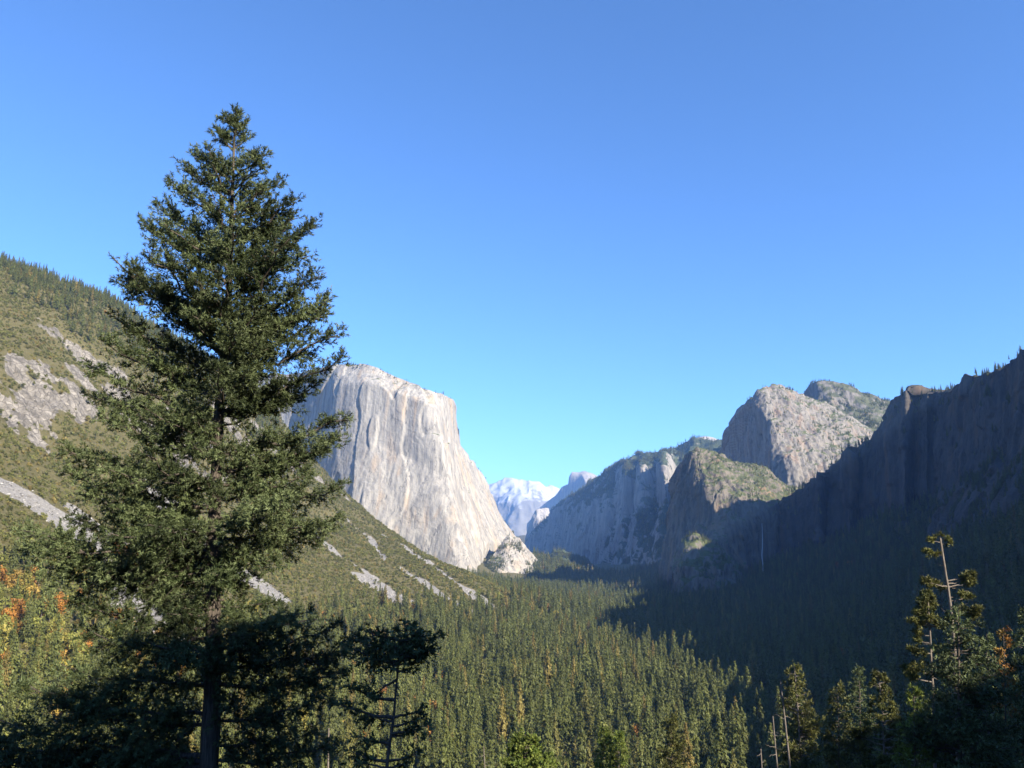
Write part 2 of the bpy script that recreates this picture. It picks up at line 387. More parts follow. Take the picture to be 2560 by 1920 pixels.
def d_elcap(p): return (24*facets(p, 300, 700, 3, 41) + 10*fbm(p, 340, 340, 600, 2, 43) + 4*facets(p, 90, 200, 4, 45)
                        + 1.3*ridged(p, 24, 24, 120, 3, 46) + 1.4*fbm(p, 14, 14, 24, 3, 47))
elcap = loft('granite_cliff', [
    [(560,930,4300),(560,1050,4250),(560,1250,4100)],
    [(660,937,4150),(655,1060,4080),(650,1250,3950)],
    [(740,935,4020),(735,1060,3960),(730,1270,3850)],
    [(800,926,3860),(790,1060,3810),(790,1280,3720)],
    [(840,914,3760),(840,960,3700),(842,1080,3660),(845,1290,3560)],
    [(872,910,3720),(878,960,3640),(880,1080,3600),(890,1310,3480)],
    [(907,908,3690),(915,955,3600),(920,1080,3570),(945,1345,3430)],
    [(940,916,3660),(950,960,3580),(965,1120,3540),(1010,1375,3390)],
    [(1001,945,3620),(1010,990,3540),(1030,1150,3500),(1090,1425,3310)],
    [(1050,964,3580),(1060,1005,3500),(1085,1180,3450),(1150,1450,3250)],
    [(1080,973,3570),(1092,1020,3500),(1120,1200,3440),(1192,1455,3250)],
    [(1105,982,3620),(1112,1030,3590),(1130,1150,3560),(1160,1300,3530),(1200,1430,3480)],
    [(1121,992,3700),(1125,1050,3690),(1133,1110,3680),(1165,1230,3660),(1205,1360,3600)],
    [(1129,1060,3800),(1140,1130,3790),(1175,1240,3760),(1215,1360,3700)],
    [(1140,1110,3900),(1158,1150,3890),(1195,1250,3850),(1235,1360,3800)],
    [(1165,1140,4000),(1180,1190,3980),(1215,1270,3950),(1255,1365,3880)],
    [(1205,1182,4150),(1215,1220,4140),(1245,1300,4080),(1275,1370,4000)],
    [(1226,1218,4250),(1240,1270,4220),(1265,1330,4150),(1290,1375,4080)],
    [(1256,1290,4350),(1270,1320,4330),(1290,1365,4250)],
    [(1292,1340,4450),(1300,1360,4420),(1312,1385,4350)],
    [(1318,1400,4500),(1322,1410,4480),(1330,1425,4450)]],
    470, 310, d_elcap, M_ELCAP, 'huge pale granite cliff with sheer sunlit face in the middle distance', 'cliff', back=((150, 6), (700, -40), (900, -700)))
def d_apron(p): return 9*fbm(p, 120, 120, 160, 4, 51) + 8*facets(p, 60, 110, 4, 53)
apron = loft('granite_apron', [
    [(1196,1440,3480),(1194,1450,3440),(1190,1465,3400)],
    [(1222,1400,3540),(1218,1425,3480),(1212,1462,3390)],
    [(1246,1366,3600),(1240,1400,3510),(1230,1462,3380)],
    [(1270,1340,3640),(1262,1390,3520),(1252,1465,3390)],
    [(1300,1345,3660),(1300,1400,3540),(1300,1470,3420)],
    [(1325,1375,3700),(1330,1420,3580),(1335,1475,3450)],
    [(1350,1405,3750),(1358,1440,3620),(1360,1475,3480)],
    [(1376,1436,3820),(1380,1460,3700),(1382,1480,3550)],
    [(1392,1465,3900),(1394,1475,3800),(1396,1485,3700)]],
    200, 120, d_apron, granite('apron_granite', (0.325, 0.305, 0.275), (0.17, 0.165, 0.16), (0.33, 0.255, 0.175), veg_lo=0.74, veg_hi=0.92),
    'low pale granite apron with scrub patches at the foot of the huge cliff', 'rock', back=((60, -10), (150, -90), (200, -300)))

def d_cath(p): return (14*fbm(p, 220, 220, 240, 3, 61) + 26*facets(p, 120, 420, 4, 63) + 12*facets(p, 45, 130, 4, 64) + 5*ridged(p, 22, 22, 70, 3, 65) + 2.5*fbm(p, 14, 14, 14, 3, 67))
higher = loft('granite_peak', [
    [(1800,1210,4000),(1800,1300,3900),(1800,1400,3800)],
    [(1838,1132,3750),(1840,1200,3700),(1840,1350,3650)],
    [(1860,1084,3600),(1866,1150,3560),(1870,1300,3500)],
    [(1872,1043,3500),(1895,1130,3430),(1900,1280,3380)],
    [(1889,1022,3420),(1912,1110,3330),(1925,1250,3250)],
    [(1891,992,3380),(1925,1060,3230),(1935,1190,3130),(1940,1260,3080)],
    [(1904,975,3390),(1945,1060,3220),(1965,1180,3090),(1970,1260,3050)],
    [(1930,965,3420),(1985,1065,3240),(2010,1170,3090),(2020,1260,3040)],
    [(1973,970,3480),(2035,1070,3260),(2060,1170,3100),(2070,1260,3050)],
    [(2017,988,3540),(2080,1080,3290),(2110,1170,3110),(2120,1260,3060)],
    [(2060,1010,3600),(2140,1090,3320),(2170,1180,3120),(2180,1260,3070)],
    [(2120,1045,3620),(2190,1110,3380),(2220,1190,3200),(2240,1260,3150)],
    [(2200,1080,3620),(2250,1140,3400),(2280,1200,3250),(2300,1260,3200)]],
    330, 220, d_cath, M_CATH, 'grey granite peak with a steep sunlit slab stained orange', 'peak', back=((200, 0), (600, -100), (800, -600)))
def d_spire(p): return 18*fbm(p, 140, 140, 140, 4, 71) + 9*ridged(p, 45, 45, 120, 3, 73)
spire = loft('rocky_summit', [
    [(2020,1000,4200),(2020,1060,4150),(2020,1130,4100)],
    [(2040,985,4080),(2042,1060,4020),(2045,1130,3950)],
    [(2043,957,4020),(2048,1000,3980),(2052,1130,3820)],
    [(2068,951,4020),(2072,1000,3950),(2085,1130,3760)],
    [(2121,964,4020),(2125,1010,3930),(2140,1130,3720)],
    [(2164,984,4020),(2170,1030,3900),(2190,1130,3700)],
    [(2225,1002,4020),(2230,1050,3880),(2250,1140,3700)],
    [(2300,1020,4020),(2300,1070,3880),(2320,1150,3700)],
    [(2420,1040,4020),(2420,1090,3880),(2420,1160,3700)]],
    200, 110, d_spire, granite('summit_granite', (0.17, 0.16, 0.145), (0.085, 0.083, 0.08), (0.19, 0.15, 0.10), veg_lo=0.36, veg_hi=0.62, veg=(0.05, 0.055, 0.03)), 'jagged brushy summit rising behind the grey granite peak', 'summit', back=((100, 0), (400, -80), (600, -500)))

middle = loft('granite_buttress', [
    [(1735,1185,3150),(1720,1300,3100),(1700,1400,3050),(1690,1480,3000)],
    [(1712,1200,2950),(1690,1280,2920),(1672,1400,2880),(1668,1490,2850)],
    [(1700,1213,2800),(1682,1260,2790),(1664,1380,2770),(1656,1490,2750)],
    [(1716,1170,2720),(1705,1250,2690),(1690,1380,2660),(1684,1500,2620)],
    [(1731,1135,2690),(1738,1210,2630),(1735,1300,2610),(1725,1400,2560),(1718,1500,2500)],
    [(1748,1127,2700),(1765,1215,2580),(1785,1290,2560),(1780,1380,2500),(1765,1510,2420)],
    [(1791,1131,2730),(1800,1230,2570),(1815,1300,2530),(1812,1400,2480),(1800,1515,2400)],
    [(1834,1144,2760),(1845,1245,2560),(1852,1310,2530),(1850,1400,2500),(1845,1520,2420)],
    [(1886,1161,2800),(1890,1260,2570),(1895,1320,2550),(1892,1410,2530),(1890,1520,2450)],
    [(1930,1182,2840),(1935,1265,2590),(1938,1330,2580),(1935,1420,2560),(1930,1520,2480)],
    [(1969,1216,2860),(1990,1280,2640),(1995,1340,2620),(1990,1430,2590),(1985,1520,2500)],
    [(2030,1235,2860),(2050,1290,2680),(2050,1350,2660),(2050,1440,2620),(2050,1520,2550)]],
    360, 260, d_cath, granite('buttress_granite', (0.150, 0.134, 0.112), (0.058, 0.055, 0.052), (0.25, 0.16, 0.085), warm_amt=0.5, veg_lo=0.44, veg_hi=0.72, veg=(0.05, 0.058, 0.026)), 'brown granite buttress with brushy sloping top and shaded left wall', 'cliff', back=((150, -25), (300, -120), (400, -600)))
def d_knoll(p): return 14*fbm(p, 60, 60, 60, 4, 75) + 12*ridged(p, 30, 30, 70, 3, 77)
knoll = loft('rocky_spur', [
    [(1690,1400,2500),(1690,1430,2480),(1685,1500,2440)],
    [(1715,1350,2460),(1710,1400,2430),(1705,1500,2390)],
    [(1735,1342,2450),(1740,1400,2400),(1740,1505,2360)],
    [(1770,1355,2450),(1775,1410,2400),(1775,1505,2360)],
    [(1805,1375,2450),(1812,1420,2400),(1815,1510,2360)],
    [(1832,1405,2460),(1838,1450,2420),(1842,1510,2380)],
    [(1860,1450,2480),(1865,1480,2440),(1868,1515,2400)]],
    130, 100, d_knoll, granite('spur_granite', (0.18, 0.165, 0.14), (0.085, 0.08, 0.075), (0.2, 0.145, 0.095), veg_lo=0.30, veg_hi=0.58, veg=(0.06, 0.07, 0.028)), 'brushy rocky spur at the foot of the brown buttress', 'rock', back=((30, -15), (80, -60), (120, -200)))

def d_wall(p): return (24*fbm(p, 280, 280, 240, 4, 81) + 26*facets(p, 170, 260, 3, 83) + 9*facets(p, 55, 90, 4, 84) + 4*ridged(p, 24, 24, 60, 3, 85) + 2*fbm(p, 14, 14, 14, 3, 87))
WR = [(1905,1290,2680),(1947,1262,2600),(1962,1240,2560),(2012,1202,2500),(2044,1190,2460),(2050,1187,2400),(2068,1182,2445),(2075,1178,2420),(2116,1139,2385),(2126,1134,2310),(2152,1130,2365),(2160,1120,2330),(2186,1093,2300),(2221,1024,2240),(2234,993,2200),(2251,980,2170),(2264,976,2105),(2288,976,2160),(2303,978,2100),(2318,976,2065),(2332,972,2085),(2338,972,2040),(2368,967,1980),(2381,958,1950),(2416,937,1880),(2446,935,1820),(2477,935,1750),(2511,911,1680),(2533,889,1620),(2560,867,1560),(2650,810,1400),(2760,770,1250),(2900,740,1100)]
wcols = []
for a, b, Y in WR:
    t = (a - 1905) / 650.0
    by = 1440 - 330*max(0, t)**1.15                    # foot of the bare wall in the picture
    wcols.append([(a, b, Y), (a - 1, b + 0.5*(max(by, b+90) - b), Y - 12), (a - 3, max(by, b+90), Y - 28), (a - 14, max(by, b+90) + 160, Y - 200)])
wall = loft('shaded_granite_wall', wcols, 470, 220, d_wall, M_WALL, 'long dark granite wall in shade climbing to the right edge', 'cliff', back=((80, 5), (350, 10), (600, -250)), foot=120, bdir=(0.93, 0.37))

# wooded ridge with sunlit buttresses, far right of the valley
def d_ridge(p): return 26*fbm(p, 400, 400, 400, 4, 91) + 60*facets(p, 260, 1300, 4, 93) + 30*ridged(p, 170, 170, 1000, 3, 94) + 10*ridged(p, 70, 70, 200, 3, 95)
ridge = loft('wooded_ridge', [
    [(1312,1365,9200),(1312,1390,9150),(1312,1425,9000)],
    [(1350,1328,8900),(1348,1370,8800),(1345,1425,8600)],
    [(1390,1278,8500),(1385,1340,8400),(1380,1430,8200)],
    [(1425,1250,8200),(1415,1300,8050),(1412,1360,7900),(1410,1430,7600)],
    [(1430,1248,8000),(1424,1295,7650),(1420,1360,7550),(1418,1430,7350)],
    [(1471,1220,7700),(1468,1265,6950),(1450,1340,6900),(1440,1435,6900)],
    [(1501,1198,7350),(1500,1250,6700),(1490,1330,6650),(1480,1435,6500)],
    [(1539,1174,7000),(1530,1235,6420),(1520,1320,6350),(1510,1435,6150)],
    [(1554,1163,6850),(1548,1200,6700),(1540,1300,6400),(1530,1440,5900)],
    [(1564,1157,6800),(1559,1176,6080),(1558,1295,6050),(1545,1440,5750)],
    [(1585,1150,6780),(1578,1182,6120),(1578,1290,6090),(1560,1440,5620)],
    [(1599,1144,6760),(1597,1190,6190),(1596,1275,6130),(1575,1440,5480)],
    [(1606,1141,6700),(1602,1160,5800),(1604,1262,5760),(1590,1440,5300)],
    [(1634,1133,6600),(1626,1165,5880),(1634,1250,5800),(1620,1440,5000)],
    [(1650,1127,6520),(1644,1170,5960),(1652,1240,5800),(1640,1440,4800)],
    [(1662,1124,6450),(1656,1150,5560),(1664,1235,5450),(1655,1440,4680)],
    [(1688,1116,6450),(1690,1160,6150),(1688,1240,5900),(1670,1440,4550)],
    [(1730,1106,6350),(1735,1160,6100),(1735,1250,5800),(1710,1440,4350)],
    [(1780,1106,6250),(1785,1160,6000),(1785,1250,5650),(1760,1440,4250)],
    [(1856,1098,6100),(1860,1160,5800),(1850,1250,5400),(1840,1440,4200)],
    [(1960,1080,5800),(1960,1160,5200),(1960,1250,4700),(1960,1440,4150)]],
    420, 210, d_ridge, M_RIDGE, 'long wooded mountain ridge with grey buttresses, hazy blue in its shaded lower half', 'ridge', back=((300, 10), (1200, -60), (1500, -900)))
def d_sm(p): return 10*fbm(p, 160, 160, 160, 4, 97)
loft('bare_summit_dome', [
    [(1690,1125,7900),(1690,1140,7850)], [(1715,1104,7900),(1715,1130,7800)], [(1740,1095,7920),(1740,1130,7700)], [(1762,1091,7930),(1762,1130,7650)],
    [(1782,1093,7930),(1782,1130,7700)], [(1808,1103,7900),(1808,1130,7800)], [(1830,1120,7900),(1830,1140,7850)]],
    90, 50, d_sm, M_DOME, 'small bare rock dome on top of the wooded ridge', 'dome', back=((200, -20), (500, -200)), nb=10, foot=100)

# half-dome shaped peak: shaded sheer face on the left, rounded sunlit back on the right
def d_hd(p): return 14*fbm(p, 500, 500, 900, 4, 101) + 10*ridged(p, 180, 180, 1500, 3, 103)
loft('split_dome', [
    [(1318,1310,13900),(1318,1340,13850),(1318,1390,13800)],
    [(1350,1268,13800),(1350,1320,13700),(1345,1390,13600)],
    [(1390,1238,13600),(1390,1300,13500),(1385,1390,13400)],
    [(1406,1218,13500),(1406,1290,13400),(1402,1390,13300)],
    [(1422,1210,13420),(1422,1290,13300),(1420,1390,13200)],
    [(1424,1207,13400),(1426,1290,13250),(1426,1390,13150)],
    [(1426,1188,13390),(1429,1290,13240),(1429,1390,13140)],
    [(1430,1180,13385),(1434,1290,13200),(1434,1390,13120)],
    [(1436,1181,13380),(1446,1250,13080),(1446,1390,13000)],
    [(1450,1180,13400),(1462,1200,12980),(1470,1260,12850),(1470,1390,12800)],
    [(1463,1178,13430),(1474,1205,12900),(1485,1255,12720),(1490,1390,12650)],
    [(1479,1182,13450),(1488,1210,12950),(1500,1255,12750),(1510,1390,12600)],
    [(1492,1189,13500),(1503,1220,13100),(1515,1260,12900),(1530,1390,12700)],
    [(1510,1202,13600),(1520,1240,13300),(1530,1270,13100),(1550,1390,12900)],
    [(1540,1230,13700),(1550,1260,13500),(1560,1300,13300),(1580,1390,13100)]],
    190, 130, d_hd, M_DOME, 'distant half dome with sheer bluish face and rounded pale top', 'dome', back=((200, -10), (600, -150), (900, -900)), su=0.7, sv=0.7)
def d_cr(p): return 120*fbm(p, 1300, 1300, 1300, 5, 111) + 150*ridged(p, 800, 800, 1400, 4, 113)
loft('snowy_mountain', [
    [(1120,1290,17500),(1130,1350,17000),(1140,1420,16500)],
    [(1180,1250,17400),(1190,1320,16800),(1200,1420,16200)],
    [(1227,1226,17200),(1235,1290,16500),(1240,1420,15800)],
    [(1265,1208,17100),(1268,1260,16400),(1270,1420,15600)],
    [(1280,1205,17000),(1284,1260,16300),(1290,1420,15500)],
    [(1296,1211,17000),(1300,1260,16200),(1305,1420,15400)],
    [(1322,1216,17000),(1328,1260,16300),(1335,1420,15500)],
    [(1342,1212,17000),(1345,1260,16300),(1350,1420,15600)],
    [(1364,1224,17100),(1366,1265,16500),(1370,1420,15700)],
    [(1402,1228,17300),(1405,1270,16700),(1410,1420,16000)],
    [(1460,1232,17500),(1460,1280,17000),(1470,1420,16500)]],
    230, 130, d_cr, M_SNOW, 'far snow-covered mountain beyond the valley head', 'mountain', back=((600, -60), (2000, -600), (2500, -1500)), foot=300)
def d_pat(p): return 40*fbm(p, 250, 250, 250, 4, 121) + 22*ridged(p, 90, 90, 240, 3, 123)
loft('sunlit_crag', [
    [(1300,1385,10300),(1300,1400,10250),(1300,1420,10200)],
    [(1318,1345,10100),(1318,1380,10000),(1318,1420,9900)],
    [(1332,1300,10000),(1332,1360,9850),(1332,1425,9700)],
    [(1345,1277,10000),(1348,1340,9800),(1350,1425,9600)],
    [(1368,1272,10100),(1370,1330,9850),(1372,1425,9650)],
    [(1378,1290,10300),(1382,1350,10100),(1386,1425,9900)],
    [(1400,1310,10600),(1400,1360,10500),(1400,1425,10300)]],
    110, 90, d_pat, M_DOME, 'small sunlit crag at the head of the valley', 'crag', back=((150, -20), (500, -300), (700, -900)))
def d_hill(p): return 16*fbm(p, 130, 130, 130, 4, 131) + 12*ridged(p, 50, 50, 90, 3, 133)
hill = loft('wooded_knoll', [
    [(1350,1418,5300),(1350,1430,5250),(1350,1445,5200)],
    [(1370,1392,5250),(1372,1410,5150),(1372,1445,5050)],
    [(1388,1374,5250),(1390,1400,5120),(1390,1445,5000)],
    [(1415,1378,5250),(1415,1405,5100),(1415,1445,4980)],
    [(1440,1392,5250),(1440,1415,5100),(1440,1445,4980)],
    [(1465,1400,5300),(1465,1420,5150),(1465,1445,5050)],
    [(1490,1430,5350),(1490,1440,5300),(1490,1450,5250)]],
    110, 60, d_hill, M_RIDGE, 'small rocky knoll with russet scrub where the valley floor ends', 'knoll', back=((60, -10), (200, -150)), nb=10)

# the high plateau south of the valley; seen from here it hides behind the granite peaks, its shadow does not
def d_rim(p): return 40*fbm(p, 500, 500, 500, 4, 141) + 25*ridged(p, 180, 180, 500, 3, 143)
rimtop = [(1250, 4000, 470), (1330, 4300, 600), (1420, 4700, 690), (1560, 5200, 730), (1750, 5700, 760), (2000, 6300, 800), (2500, 6800, 850)]
loft('south_rim', [[(x, y, z), (x-160, y-20, z*0.45), (x-330, y-40, -60)] for x, y, z in rimtop], 150, 70, d_rim, M_RIDGE,
     'high wooded plateau edge running behind the granite peaks', 'ridge', back=((300, 10), (900, 20), (1500, -600)), raw=True, nb=14)

# ---------------------------------------------------------------- plant prototypes
def leaf_tris(C, size, out, nper, rng, jit=0.5, stretch=1.3, droop=0.0):
    """nper leaf triangles round every centre, lying across the outward direction"""
    n = len(C) * nper; sz = np.repeat(size, nper) * rng.uniform(0.6, 1.25, n); o = np.repeat(out, nper, 0)
    c = np.repeat(C, nper, 0) + rng.normal(0, 0.42, (n, 3)) * sz[:, None]
    nrm = o + rng.normal(0, jit, (n, 3)); nrm /= np.linalg.norm(nrm, axis=1, keepdims=True)
    a = np.cross(nrm, np.cross(np.array([[0, 0, -1.0]]) + rng.normal(0, 0.35 if droop else 5, (n, 3)), nrm)); a /= np.linalg.norm(a, axis=1, keepdims=True) + 1e-9
    b = np.cross(nrm, a); s1 = sz[:, None]
    return np.stack([c - a*s1*0.5*stretch - b*s1*0.36, c - a*s1*0.5*stretch + b*s1*0.36, c + a*s1*0.75*stretch], 1).reshape(-1, 3)
def tube(path, rad, sides=5):
    path = np.asarray(path, float); rad = np.asarray(rad, float); n = len(path)
    T = np.gradient(path, axis=0); T /= np.linalg.norm(T, axis=1, keepdims=True) + 1e-9
    ref = np.where(np.abs(T[:, 2:3]) > 0.9, np.array([[1., 0, 0]]), np.array([[0, 0, 1.]]))
    A = np.cross(T, ref); A /= np.linalg.norm(A, axis=1, keepdims=True) + 1e-9; B = np.cross(T, A)
    th = np.arange(sides) / sides * 2*math.pi
    V = path[:, None] + rad[:, None, None] * (np.cos(th)[None, :, None]*A[:, None] + np.sin(th)[None, :, None]*B[:, None])
    i = np.arange(n*sides).reshape(n, sides); j = np.roll(i, -1, 1)
    Fq = np.stack([i[:-1], j[:-1], j[1:], i[1:]], -1).reshape(-1, 4)
    return V.reshape(-1, 3), Fq
def join(parts):
    V, Fq, o = [], [], 0
    for v, f in parts: V.append(v); Fq.append(f + o); o += len(v)
    return np.concatenate(V), np.concatenate(Fq)
def tri_mesh(name, V, m, tint=None):
    me = mesh_np(name, V, np.arange(len(V)).reshape(-1, 3), smooth=False, mats=[m])
    if tint is not None: attr(me, 'tint', np.repeat(tint, 3))
    return me

def conifer_parts(H, rad, nb, kseg, nper, ts, rng, low=0.12, shape=0.8, droop=0.25, gap=0.0):
    C, S, O = [], [], []
    for i in range(nb):
        t = low + (1-low) * (i + rng.uniform(0, 1)) / nb
        if rng.uniform() < gap: continue
        L = rad * max(0.03, (1 - t))**shape * rng.uniform(0.6, 1.2) * min(1, 0.55 + (t-low)*2.2)
        a = rng.uniform(0, 2*math.pi)
        for k in range(kseg):
            q = (k + rng.uniform(0.3, 1.0)) / kseg
            C.append((math.cos(a)*L*q, math.sin(a)*L*q, t*H - droop*L*q*q + 0.1*L*q)); S.append(ts * (0.3 + 0.85*(1-t))); O.append((math.cos(a), math.sin(a), 0.8))
    for q in (0.985, 0.965, 0.945):
        C.append((0, 0, H*q)); S.append(ts*0.45); a = rng.uniform(0, 6.28); O.append((math.cos(a), math.sin(a), 0.1))
    return leaf_tris(np.array(C), np.array(S), np.array(O), nper, rng, 0.55, 1.15, 1.0)
def broad_parts(H, rad, ncl, nl, ts, rng, low=0.25):
    V = []
    for i in range(ncl):
        t = rng.uniform(low, 0.92); a = rng.uniform(0, 6.283); q = rng.uniform(0.1, 0.8)*math.sqrt(max(0.05, 1 - ((t-0.55)/0.5)**2))
        c = np.array([math.cos(a)*q*rad, math.sin(a)*q*rad, t*H]); rr = rad*rng.uniform(0.28, 0.5)
        d = rng.normal(0, 1, (nl, 3)); d /= np.linalg.norm(d, axis=1, keepdims=True)
        V.append(leaf_tris(c + d*rr*rng.uniform(0.6, 1.0, (nl, 1)), np.full(nl, ts), d, 1, rng, 0.45, 1.0))
    return np.concatenate(V)
def trunk_parts(H, r0, lean=0.0, sides=5, n=6):
    t = np.linspace(0, 1, n); return tube(np.stack([lean*t*t, 0*t, t*H], 1), r0*(1-t)**0.8 + 0.02, sides)

rng = np.random.default_rng(11)
MID, FAR = [], []                   # (crown mesh, trunk mesh, height)
for H, rad, gap, sh, low in [(34, 5.6, 0, 0.9, 0.10), (38, 5.0, 0.05, 0.85, 0.12), (28, 6.2, 0.08, 0.55, 0.18), (40, 5.4, 0.15, 0.68, 0.25), (26, 4.8, 0, 0.9, 0.05), (35, 5.0, 0.10, 0.8, 0.18)]:
    crown = tri_mesh('conifer_crown', conifer_parts(H, rad*1.45, 210, 5, 3, 1.3, rng, low, sh, gap=gap), M_FIR)
    v, f = trunk_parts(H*0.97, 0.42, rng.uniform(-1, 1)); MID.append((crown, mesh_np('conifer_trunk', v, f, mats=[M_BARK]), H))
    FAR.append(conifer_parts(H, rad*1.45, 140, 4, 2, 1.9, rng, low, sh, gap=gap))
OAKS = []
for m, H in [(M_OAK, 13), (M_YELLOWGREEN, 15), (M_OAK, 10)]:
    crown = tri_mesh('broadleaf_crown', broad_parts(H, H*0.42, 14, 60, 0.95, rng), m); v, f = trunk_parts(H*0.7, 0.3)
    OAKS.append((crown, mesh_np('broadleaf_trunk', v, f, mats=[M_BARK]), H))

def proto_collection(name, items):
    c = bpy.data.collections.new(name)
    for i, me in enumerate(items): c.objects.link(bpy.data.objects.new(f'{name}_{chr(97+i)}', me))
    return c
def two_mat(name, Vt, m):
    H = Vt[:, 2].max(); tv, tf = trunk_parts(H*0.9, 0.45, 0, 3, 3)
    tf3 = np.concatenate([tf[:, [0,1,2]], tf[:, [0,2,3]]]); n = len(Vt)
    me = mesh_np(name, np.concatenate([Vt, tv]), np.concatenate([np.arange(n).reshape(-1,3), tf3 + n]), smooth=False, mats=[m, M_BARK])
    idx = np.zeros(n//3 + len(tf3), np.int32); idx[n//3:] = 1; me.polygons.foreach_set('material_index', idx); return me
PC_FAR = proto_collection('forest_kind', [two_mat('forest_tree', v, M_FIR) for v in FAR] + [tri_mesh('forest_oak', broad_parts(H, H*0.42, 9, 22, 1.7, rng), m) for m, H in [(M_OAK, 13), (M_YELLOWGREEN, 15)]])
PC_SHRUB = proto_collection('shrub_kind', [tri_mesh('shrub', broad_parts(4.4, 3.0, 7, 17, 1.35, rng, 0.1), M_SHRUB) for _ in range(4)])
def rock_mesh(rng):
    v = rng.normal(0, 1, (11, 3)); v /= np.linalg.norm(v, axis=1, keepdims=True); v *= rng.uniform(0.7, 1.15, (11, 1)) * np.array([1, 0.8, 0.6])
    import bmesh
    bm = bmesh.new()
    for q in v: bm.verts.new(q)
    bmesh.ops.convex_hull(bm, input=bm.verts); me = bpy.data.meshes.new('boulder'); bm.to_mesh(me); bm.free(); me.materials.append(M_BOULDER); return me
_g = NT('scree_stone'); _o = _g.n('ShaderNodeObjectInfo')
_g.put(_g.b.inputs['Base Color'], _g.mix(_o.outputs['Random'], (0.12, 0.117, 0.112), (0.44, 0.43, 0.415))); M_BOULDER = _g.m
PC_ROCK = proto_collection('boulder_kind', [rock_mesh(rng) for _ in range(4)])

def scatter(name, pts, scl, idx, coll, label, cat, tilt=0.0):
    """one uncountable cover of instances on points"""
    me = bpy.data.meshes.new(name); n = len(pts)
    me.vertices.add(n); me.vertices.foreach_set('co', np.asarray(pts, np.float32).ravel())
    attr(me, 'scl', scl); attr(me, 'rot', RNG.uniform(0, 6.283, n))
    a = me.attributes.new('idx', 'INT', 'POINT'); a.data.foreach_set('value', np.asarray(idx, np.int32))
    o = link(name, me, None, kind='stuff', label=label, category=cat)
    ng = bpy.data.node_groups.new(name, 'GeometryNodeTree')
    ng.interface.new_socket('Geometry', in_out='INPUT', socket_type='NodeSocketGeometry'); ng.interface.new_socket('Geometry', in_out='OUTPUT', socket_type='NodeSocketGeometry')
    N = ng.nodes.new; L = ng.links.new
    gi, go = N('NodeGroupInput'), N('NodeGroupOutput'); ip = N('GeometryNodeInstanceOnPoints'); ci = N('GeometryNodeCollectionInfo')
    ci.inputs['Collection'].default_value = coll; ci.inputs['Separate Children'].default_value = True; ci.inputs['Reset Children'].default_value = True
    def na(t, k): q = N('GeometryNodeInputNamedAttribute'); q.data_type = t; q.inputs['Name'].default_value = k; return q.outputs['Attribute']
    cx = N('ShaderNodeCombineXYZ'); L(na('FLOAT', 'rot'), cx.inputs[2])
    e2r = N('FunctionNodeEulerToRotation'); L(cx.outputs[0], e2r.inputs[0])
    L(gi.outputs[0], ip.inputs['Points']); L(ci.outputs[0], ip.inputs['Instance']); ip.inputs['Pick Instance'].default_value = True
    L(na('INT', 'idx'), ip.inputs['Instance Index']); L(e2r.outputs[0], ip.inputs['Rotation']); L(na('FLOAT', 'scl'), ip.inputs['Scale']); L(ip.outputs[0], go.inputs[0])
    o.modifiers.new('scatter', 'NODES').node_group = ng
    return o

# ---------------------------------------------------------------- forest, shrubs, scree stones
def project(p):
    x, y, z = p[:,0], p[:,1], p[:,2]; d = y*CP + z*SP
    return 1280 + F_PX*x/d, 960 - F_PX*(-y*SP + z*CP)/d, d
def jitter_grid(x0, x1, y0, y1, s):
    gx, gy = np.meshgrid(np.arange(x0, x1, s), np.arange(y0, y1, s)); n = gx.size
    return gx.ravel() + RNG.uniform(-0.48, 0.48, n)*s, gy.ravel() + RNG.uniform(-0.48, 0.48, n)*s
def in_view(x, y): return (np.abs(np.degrees(np.arctan2(x, y))) < 36)

